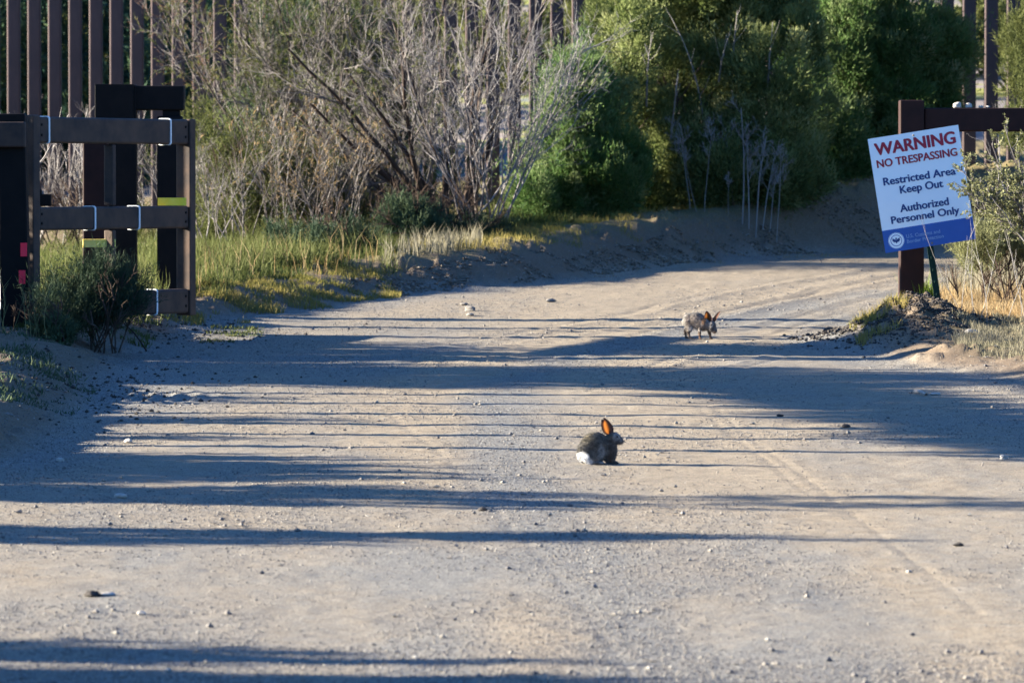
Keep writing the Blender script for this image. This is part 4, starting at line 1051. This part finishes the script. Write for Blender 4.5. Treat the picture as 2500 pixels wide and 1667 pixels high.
caster("dense bush outside the left edge beside the gate", "roadside_bush", -6.5, 44.0, 1.5, 1.4, 209, rx=.7, dens=1.6)
t = shrub_thing("roadside_tree", "long low bough reaching towards the camera from a tree left of the road", "tree", "growth left of the road"); rng = np.random.RandomState(208)
E = []
for k in range(13):
    y = 40.9 - k * .5; zy = y; y -= 1.05; z_ = SL * y + 2.66 + (40.7 - zy) * .070
    E.append((-9, y, z_ + .02 * k * .3, .5, .42, .15 + .006 * k))
build("foliage", [foliage(rng, E, 1500, 60, .07, .022, ax=(.3, .2, .5), lc=.12, lo=.1, gap=-1)], M['darkleaf'], t)
q0 = np.array([[-9, 40.4, gz(-9, 40.4)]]); P = grow(rng, q0, np.array([[0, 0, 1.0]]), 2.75, 6, .02); build("trunk", [tubes(rng, P, taper(1, 6, .09, .06), 8)], M['brown_wood'], t, smooth=True)
P = grow(rng, P[:, -1], np.array([[0, -1.0, .07]]), 6.2, 10, .02); build("bough", [tubes(rng, P, taper(1, 10, .06, .02), 8)], M['brown_wood'], t, smooth=True)
first = None
for i, (ys, h) in enumerate(zip((38.6, 37.7, 36.75, 35.8, 34.9, 34.0, 32.95), (1.62, 1.72, 1.80, 1.86, 1.93, 2.02, 2.12))):
    x = -5.2; y = ys + .105 * 5.8
    if first is None:
        P = np.array([[[0, 0, -.3], [.005, .01, 1.0], [0, 0, 2.0]]]); first = build("fence_stake", [tubes(rng, P, np.full((1, 3), .062), 8)], M['brown_wood'], smooth=True); o = first
    else: o = first.copy(); COL.objects.link(o)
    o.location = (x, y, gz(x, y)); o.scale = (1, 1, h / 2.0)
    tag(o, "thin wooden stake in the row left of the road, outside the picture", "stake", "row of thin stakes left of the road")

# ------------------------------------------------------------------ rabbits
def fur_mat():
    m, nt, out = mat("rabbit_fur"); L = nt.links.new
    a = N(nt, "ShaderNodeAttribute", attribute_name="col")
    tc = N(nt, "ShaderNodeTexCoord"); mp = N(nt, "ShaderNodeMapping"); mp.inputs["Scale"].default_value = (1, 1, .5); L(tc.outputs["Object"], mp.inputs[0])
    no = N(nt, "ShaderNodeTexNoise"); no.inputs["Scale"].default_value = 260; no.inputs["Detail"].default_value = 3; L(mp.outputs[0], no.inputs["Vector"])
    r = ramp(nt, [(.45, .45, .45), (1, 1, 1), (1.5, 1.5, 1.5)], [.3, .5, .75]); L(no.outputs["Fac"], r.inputs[0])
    mx = N(nt, "ShaderNodeMix", data_type='RGBA', blend_type='MULTIPLY'); mx.inputs[0].default_value = 1
    L(a.outputs["Color"], mx.inputs[6]); L(r.outputs[0], mx.inputs[7])
    p = N(nt, "ShaderNodeBsdfPrincipled"); p.inputs["Roughness"].default_value = .9; p.inputs["Specular IOR Level"].default_value = .05
    p.inputs["Sheen Weight"].default_value = .25
    L(mx.outputs[2], p.inputs["Base Color"]); L(p.outputs[0], out.inputs[0]); return m
def ear_mat():
    m, nt, out = mat("thin_ear_skin"); L = nt.links.new
    a = N(nt, "ShaderNodeAttribute", attribute_name="col"); t = N(nt, "ShaderNodeBsdfTranslucent"); d = N(nt, "ShaderNodeBsdfDiffuse")
    v = N(nt, "ShaderNodeAttribute", attribute_name="thin"); mx = N(nt, "ShaderNodeMixShader")
    t.inputs[0].default_value = (.46, .27, .13, 1); L(a.outputs["Color"], d.inputs[0])
    L(v.outputs["Fac"], mx.inputs[0]); L(d.outputs[0], mx.inputs[1]); L(t.outputs[0], mx.inputs[2]); L(mx.outputs[0], out.inputs[0]); return m
M['fur'] = fur_mat(); M['ear'] = ear_mat()
M['eye'] = solid_mat('dark_eye', (.006, .005, .005), (.012, .01, .008), 5, .08, 0, 0, .8)
def rabbit(label, origin, rz, blobs, chains, ears, eye, nose, colf, furn, furlen, flow, seed, voxel=.0028):
    rng = np.random.RandomState(seed); bm = bmesh.new()
    def ell(c, rr, rot=0.0):
        q = bmesh.ops.create_icosphere(bm, subdivisions=3, radius=1.0)['verts']
        mt = Matrix.Translation(c) @ Matrix.Rotation(rot, 4, 'Y') @ Matrix.Diagonal((*rr, 1))
        bmesh.ops.transform(bm, matrix=mt, verts=q)
    for b_ in blobs: ell(b_[0], b_[1], b_[2] if len(b_) > 2 else 0.0)
    for pts in chains:
        for (a, ra), (c, rc) in zip(pts[:-1], pts[1:]):
            a, c = Vector(a), Vector(c); n = max(2, int((c - a).length / (min(ra, rc) * .5)))
            for k in range(n + 1):
                f = k / n; ell(a.lerp(c, f), [ra + (rc - ra) * f] * 3)
    me = bpy.data.meshes.new("raw"); bm.to_mesh(me); bm.free(); ob = bpy.data.objects.new("raw", me); COL.objects.link(ob)
    md = ob.modifiers.new("r", 'REMESH'); md.mode = 'VOXEL'; md.voxel_size = voxel
    sm = ob.modifiers.new("s", 'SMOOTH'); sm.factor = .6; sm.iterations = 7
    dg = bpy.context.evaluated_depsgraph_get(); bme = bpy.data.meshes.new_from_object(ob.evaluated_get(dg)); bpy.data.objects.remove(ob)
    n = len(bme.vertices); co = np.empty(n * 3, np.float32); bme.vertices.foreach_get("co", co); co = co.reshape(-1, 3)
    nf = len(bme.polygons); fv = np.array([list(p.vertices)[:4] for p in bme.polygons if len(p.vertices) == 4])
    ft = [list(p.vertices) for p in bme.polygons if len(p.vertices) == 3]
    nn = np.empty(n * 3, np.float32); bme.vertices.foreach_get("normal", nn); nn = nn.reshape(-1, 3)
    ch = [(co, fv, None, 0)] + ([(co[:0], np.array(ft), None, 0)] if False else [])
    cols = [colf(co, rng)]; thin = [np.zeros(n)]
    # ears: two-sided cupped leaves
    for base, tip, w, facing, cup, red in ears:
        B, T = np.array(base), np.array(tip); nu, nv = 18, 11
        ax = unit(T - B); fc = np.array(facing, float); fc = unit(fc - ax * (fc @ ax)); sd = np.cross(ax, fc)
        u = np.linspace(0, 1, nu)[:, None]; v = np.linspace(-1, 1, nv)[None, :]
        prof = (np.sin(PI * np.clip(u, 0, 1) ** .75) ** .65) * (1 - .15 * u) + .28 * (1 - u)
        prof[-1] = .03
        P0 = B + (T - B) * u[..., None] + sd * (v * prof * w / 2)[..., None] + fc * ((cup * (v ** 2) * prof - .004 * np.sin(PI * u)))[..., None]
        for side in (0, 1):
            P = (P0 - fc * (.0016 * side)).reshape(-1, 3)
            f = [[i * nv + k, i * nv + k + 1, (i + 1) * nv + k + 1, (i + 1) * nv + k] for i in range(nu - 1) for k in range(nv - 1)]
            f = np.array(f) if side == 0 else np.array(f)[:, ::-1]
            rim = np.clip(np.abs(v + .12) ** 1.5 * 1.15 + np.clip((u - .72) / .28, 0, 1) + .5 * np.clip((.16 - u) / .16, 0, 1), 0, 1) + 0 * u
            th = np.clip((1 - np.clip(rim * 1.5 - .25, 0, 1)) * red, 0, 1)
            c = np.array([.17, .10, .085]) * (1 - rim[..., None] * .55) + 0 * th[..., None]
            ch.append((P, f, None, 1)); cols.append(c.reshape(-1, 3)); thin.append(th.ravel())
    o = build("rabbit", ch, [M['fur'], M['ear']], smooth=True)
    C = np.concatenate(cols); a = o.data.color_attributes.new("col", 'FLOAT_COLOR', 'POINT'); a.data.foreach_set("color", np.concatenate([C, np.ones((len(C), 1))], 1).astype(np.float32).ravel())
    a = o.data.attributes.new("thin", 'FLOAT', 'POINT'); a.data.foreach_set("value", np.concatenate(thin).astype(np.float32))
    # short fur
    area = np.ones(len(fv)); pick = rng.choice(len(fv), furn); w_ = rng.dirichlet([1, 1, 1, 1], furn)
    P = (co[fv[pick]] * w_[..., None]).sum(1); Nn = unit(nn[fv[pick][:, 0]])
    D = unit(Nn * .55 + np.array(flow) + rng.normal(size=P.shape) * .22)
    Lf = furlen * (.6 + .8 * rng.rand(furn)) * np.where(P[:, 2] < .03, .5, 1)
    S = unit(np.cross(D, Nn + 1e-3)); wd = .0011
    V = np.stack([P - S * wd, P + S * wd, P + D * Lf[:, None]], 1).reshape(-1, 3)
    fo = build("fur", [(V, np.arange(3 * furn).reshape(-1, 3), None, 0)], M['fur'], o)
    cc = np.clip(colf(P, rng) * (.55 + .9 * rng.rand(furn, 1)), 0, .95); cc = np.repeat(cc, 3, 0)
    a = fo.data.color_attributes.new("col", 'FLOAT_COLOR', 'POINT'); a.data.foreach_set("color", np.concatenate([cc, np.ones((len(cc), 1))], 1).astype(np.float32).ravel())
    for e in eye:
        b2 = bmesh.new(); bmesh.ops.create_uvsphere(b2, u_segments=16, v_segments=10, radius=.0062); bmesh.ops.translate(b2, verts=b2.verts, vec=e); bobj("eye", b2, M['eye'], o, True)
    b2 = bmesh.new(); bmesh.ops.create_uvsphere(b2, u_segments=10, v_segments=8, radius=.0045); bmesh.ops.translate(b2, verts=b2.verts, vec=nose); bobj("nose", b2, M['eye'], o, True)
    o.location = origin; o.rotation_euler = (0, 0, rz)
    return tag(o, label, "rabbit")
def mixc(base, *lay):
    c = np.array(base, float)[None].repeat(len(lay[0][0]), 0)
    for w, col in lay: c = c * (1 - w[:, None]) + np.array(col)[None] * w[:, None]
    return c
def col1(p, rng):
    x, y, z = p[:, 0], p[:, 1], p[:, 2]; nz = vnoise(x + y, z + y, .018, 3) + .5 * vnoise(x - y, z, .007, 4)
    w = lambda a, b, q: sstep(a, b, q)
    return np.clip(mixc([.10, .09, .078],
        (w(.11, .17, z) * w(.03, -.06, x), (.21, .175, .12)), (w(.02, -.05, z - .09) * .6, (.15, .145, .14)),
        (w(.030, .012, np.hypot(x - .022, (z - .055) * .45)) * .8, (.26, .27, .28)),
        (w(.05, .07, x) * w(.17, .12, z), (.075, .06, .05)), (w(.085, .095, x) * w(.10, .13, z), (.13, .115, .11)),
        (w(.012, .006, np.abs(np.hypot(x - .105, z - .157) - .012)) * w(.08, .09, x) * .8, (.30, .28, .27)),
        (w(.044, .034, np.hypot(x + .084, z - .034)), (.86, .85, .83)), (w(-.052, -.035, -(z + 0) * 1.0 - 0 * x) * w(-.02, -.05, x) * .8, (.60, .60, .62))) * (1 + nz[:, None] * .9), .01, .95)
def col2(p, rng):
    x, y, z = p[:, 0], p[:, 1], p[:, 2]; nz = vnoise(x + y, z + y, .016, 5) + .6 * vnoise(x - y, z, .006, 6)
    w = lambda a, b, q: sstep(a, b, q)
    return np.clip(mixc([.20, .165, .145],
        (w(.16, .20, z), (.16, .14, .13)), (w(-.085, -.12, x) * w(.06, .09, z), (.30, .28, .26)),
        (w(.022, .008, np.hypot((x - .05) * 1.0, (z - .14) * .6)), (.27, .16, .09)),
        (w(.10, .075, z + .35 * (x + .03)) * w(-.1, -.06, x) * w(.10, .06, x), (.58, .52, .46)),
        (w(.075, .10, x), (.11, .10, .10)), (w(.07, .05, z), (.17, .12, .09)), (w(.055, .03, z) * w(-.02, .0, x), (.20, .12, .08)),
        (w(.013, .007, np.abs(np.hypot(x - .105, z - .112) - .012)) * .8, (.24, .22, .21))) * (1 + nz[:, None] * .9), .01, .95)
px, py = 1462, 1134; x, y = gpt(px, py)
rabbit("grey-brown rabbit crouching in the middle of the sunlit road, white tail towards the left", (x - .005, y, gz(x, y) - .002), 0.0,
    [((-.014, 0, .095), (.083, .060, .088)), ((-.052, 0, .072), (.062, .058, .066)), ((.064, 0, .080), (.046, .044, .074)), ((.072, 0, .132), (.038, .034, .040)),
     ((.092, -.002, .149), (.040, .028, .031), .25), ((.121, -.003, .134), (.026, .018, .020), .45), ((.100, -.003, .132), (.026, .025, .022)),
     ((-.038, -.040, .050), (.055, .026, .050)), ((-.038, .040, .050), (.055, .026, .050)), ((-.012, -.050, .010), (.048, .013, .010)), ((-.012, .050, .010), (.048, .013, .010)),
     ((-.084, 0, .034), (.026, .024, .028)), ((.096, -.02, .009), (.022, .010, .009)), ((.096, .02, .009), (.022, .010, .009))],
    [[((.08, -.02, .08), .020), ((.086, -.02, .02), .011)], [((.08, .02, .08), .020), ((.086, .02, .02), .011)]],
    [((.066, -.012, .168), (.034, -.014, .262), .054, (.25, -1, .1), .012, 1.0), ((.056, .016, .168), (.022, .022, .252), .050, (.5, -1, .1), .014, .3)],
    [(.108, -.0245, .157), (.108, .0225, .157)], (.1455, -.003, .130), col1, 20000, .009, (-.55, 0, -.25), 7)
px, py = 1705, 828; x, y = gpt(px, py)
rabbit("lighter grey rabbit walking across the road farther back, head lowered to the right", (x + .010, y, gz(x, y)), -.42,
    [((-.085, 0, .142), (.052, .043, .058)), ((-.029, 0, .143), (.078, .045, .064)), ((.005, 0, .130), (.062, .043, .060)), ((.036, 0, .120), (.054, .041, .056)), ((.072, 0, .112), (.040, .030, .038)),
     ((.108, -.004, .103), (.030, .026, .042), -.25), ((.128, -.004, .070), (.019, .017, .024), -.35), ((.106, -.004, .082), (.024, .024, .024)),
     ((-.105, .022, .108), (.030, .018, .050)), ((-.078, -.024, .100), (.034, .020, .050)), ((-.132, 0, .128), (.016, .016, .020))],
    [[((-.122, .024, .100), .014), ((-.130, .024, .060), .010), ((-.124, .024, .012), .008), ((-.100, .024, .006), .008)],
     [((-.085, -.026, .085), .016), ((-.082, -.026, .050), .010), ((-.073, -.026, .012), .008), ((-.054, -.026, .006), .008)],
     [((.014, -.022, .10), .015), ((.011, -.022, .045), .010), ((.011, -.022, .008), .007), ((.020, -.022, .006), .007)],
     [((.064, .020, .09), .018), ((.080, .020, .045), .010), ((.084, .020, .006), .007), ((.098, .020, .004), .007)]],
    [((.084, -.014, .128), (.068, -.022, .222), .056, (.30, -1, .0), .009, 1.25), ((.112, .012, .132), (.160, .030, .218), .034, (-.35, -.9, .2), .010, .55)],
    [(.112, -.0265, .112), (.112, .020, .112)], (.140, -.004, .058), col2, 16000, .0075, (-.5, 0, -.3), 8, .0030)

t = empty("gate_shade_pole"); tag(t, "unseen pole added beyond the left edge to shade the right gate stile", "pole")
P = np.array([[[-4.25, 45.17, SL * 45 - .3], [-4.25, 45.17, SL * 45 + 1.2], [-4.24, 45.17, SL * 45 + 2.15]]])  # added out of view so its shadow falls on the right gate stile
build("pole", [tubes(np.random.RandomState(1), P, np.full((1, 3), .085), 12)], M['brown_wood'], t, smooth=True)

for t_, ya, yb in ((.02, 285, 349), (.02, 506, 563), (.982, 285, 349), (.982, 506, 563), (.982, 718, 780)):
    for q in (.3, .7):
        c = gp(t_ + (.038 if t_ < .5 else -.038), gzp(ya + (yb - ya) * q), .052)
        b2 = bmesh.new(); bmesh.ops.create_cone(b2, segments=6, radius1=.011, radius2=.010, depth=.010, cap_ends=True)
        b2.transform(Matrix.Translation(c) @ gs.to_track_quat('Z', 'Y').to_matrix().to_4x4()); bobj("bolt", b2, M['post'], gate)
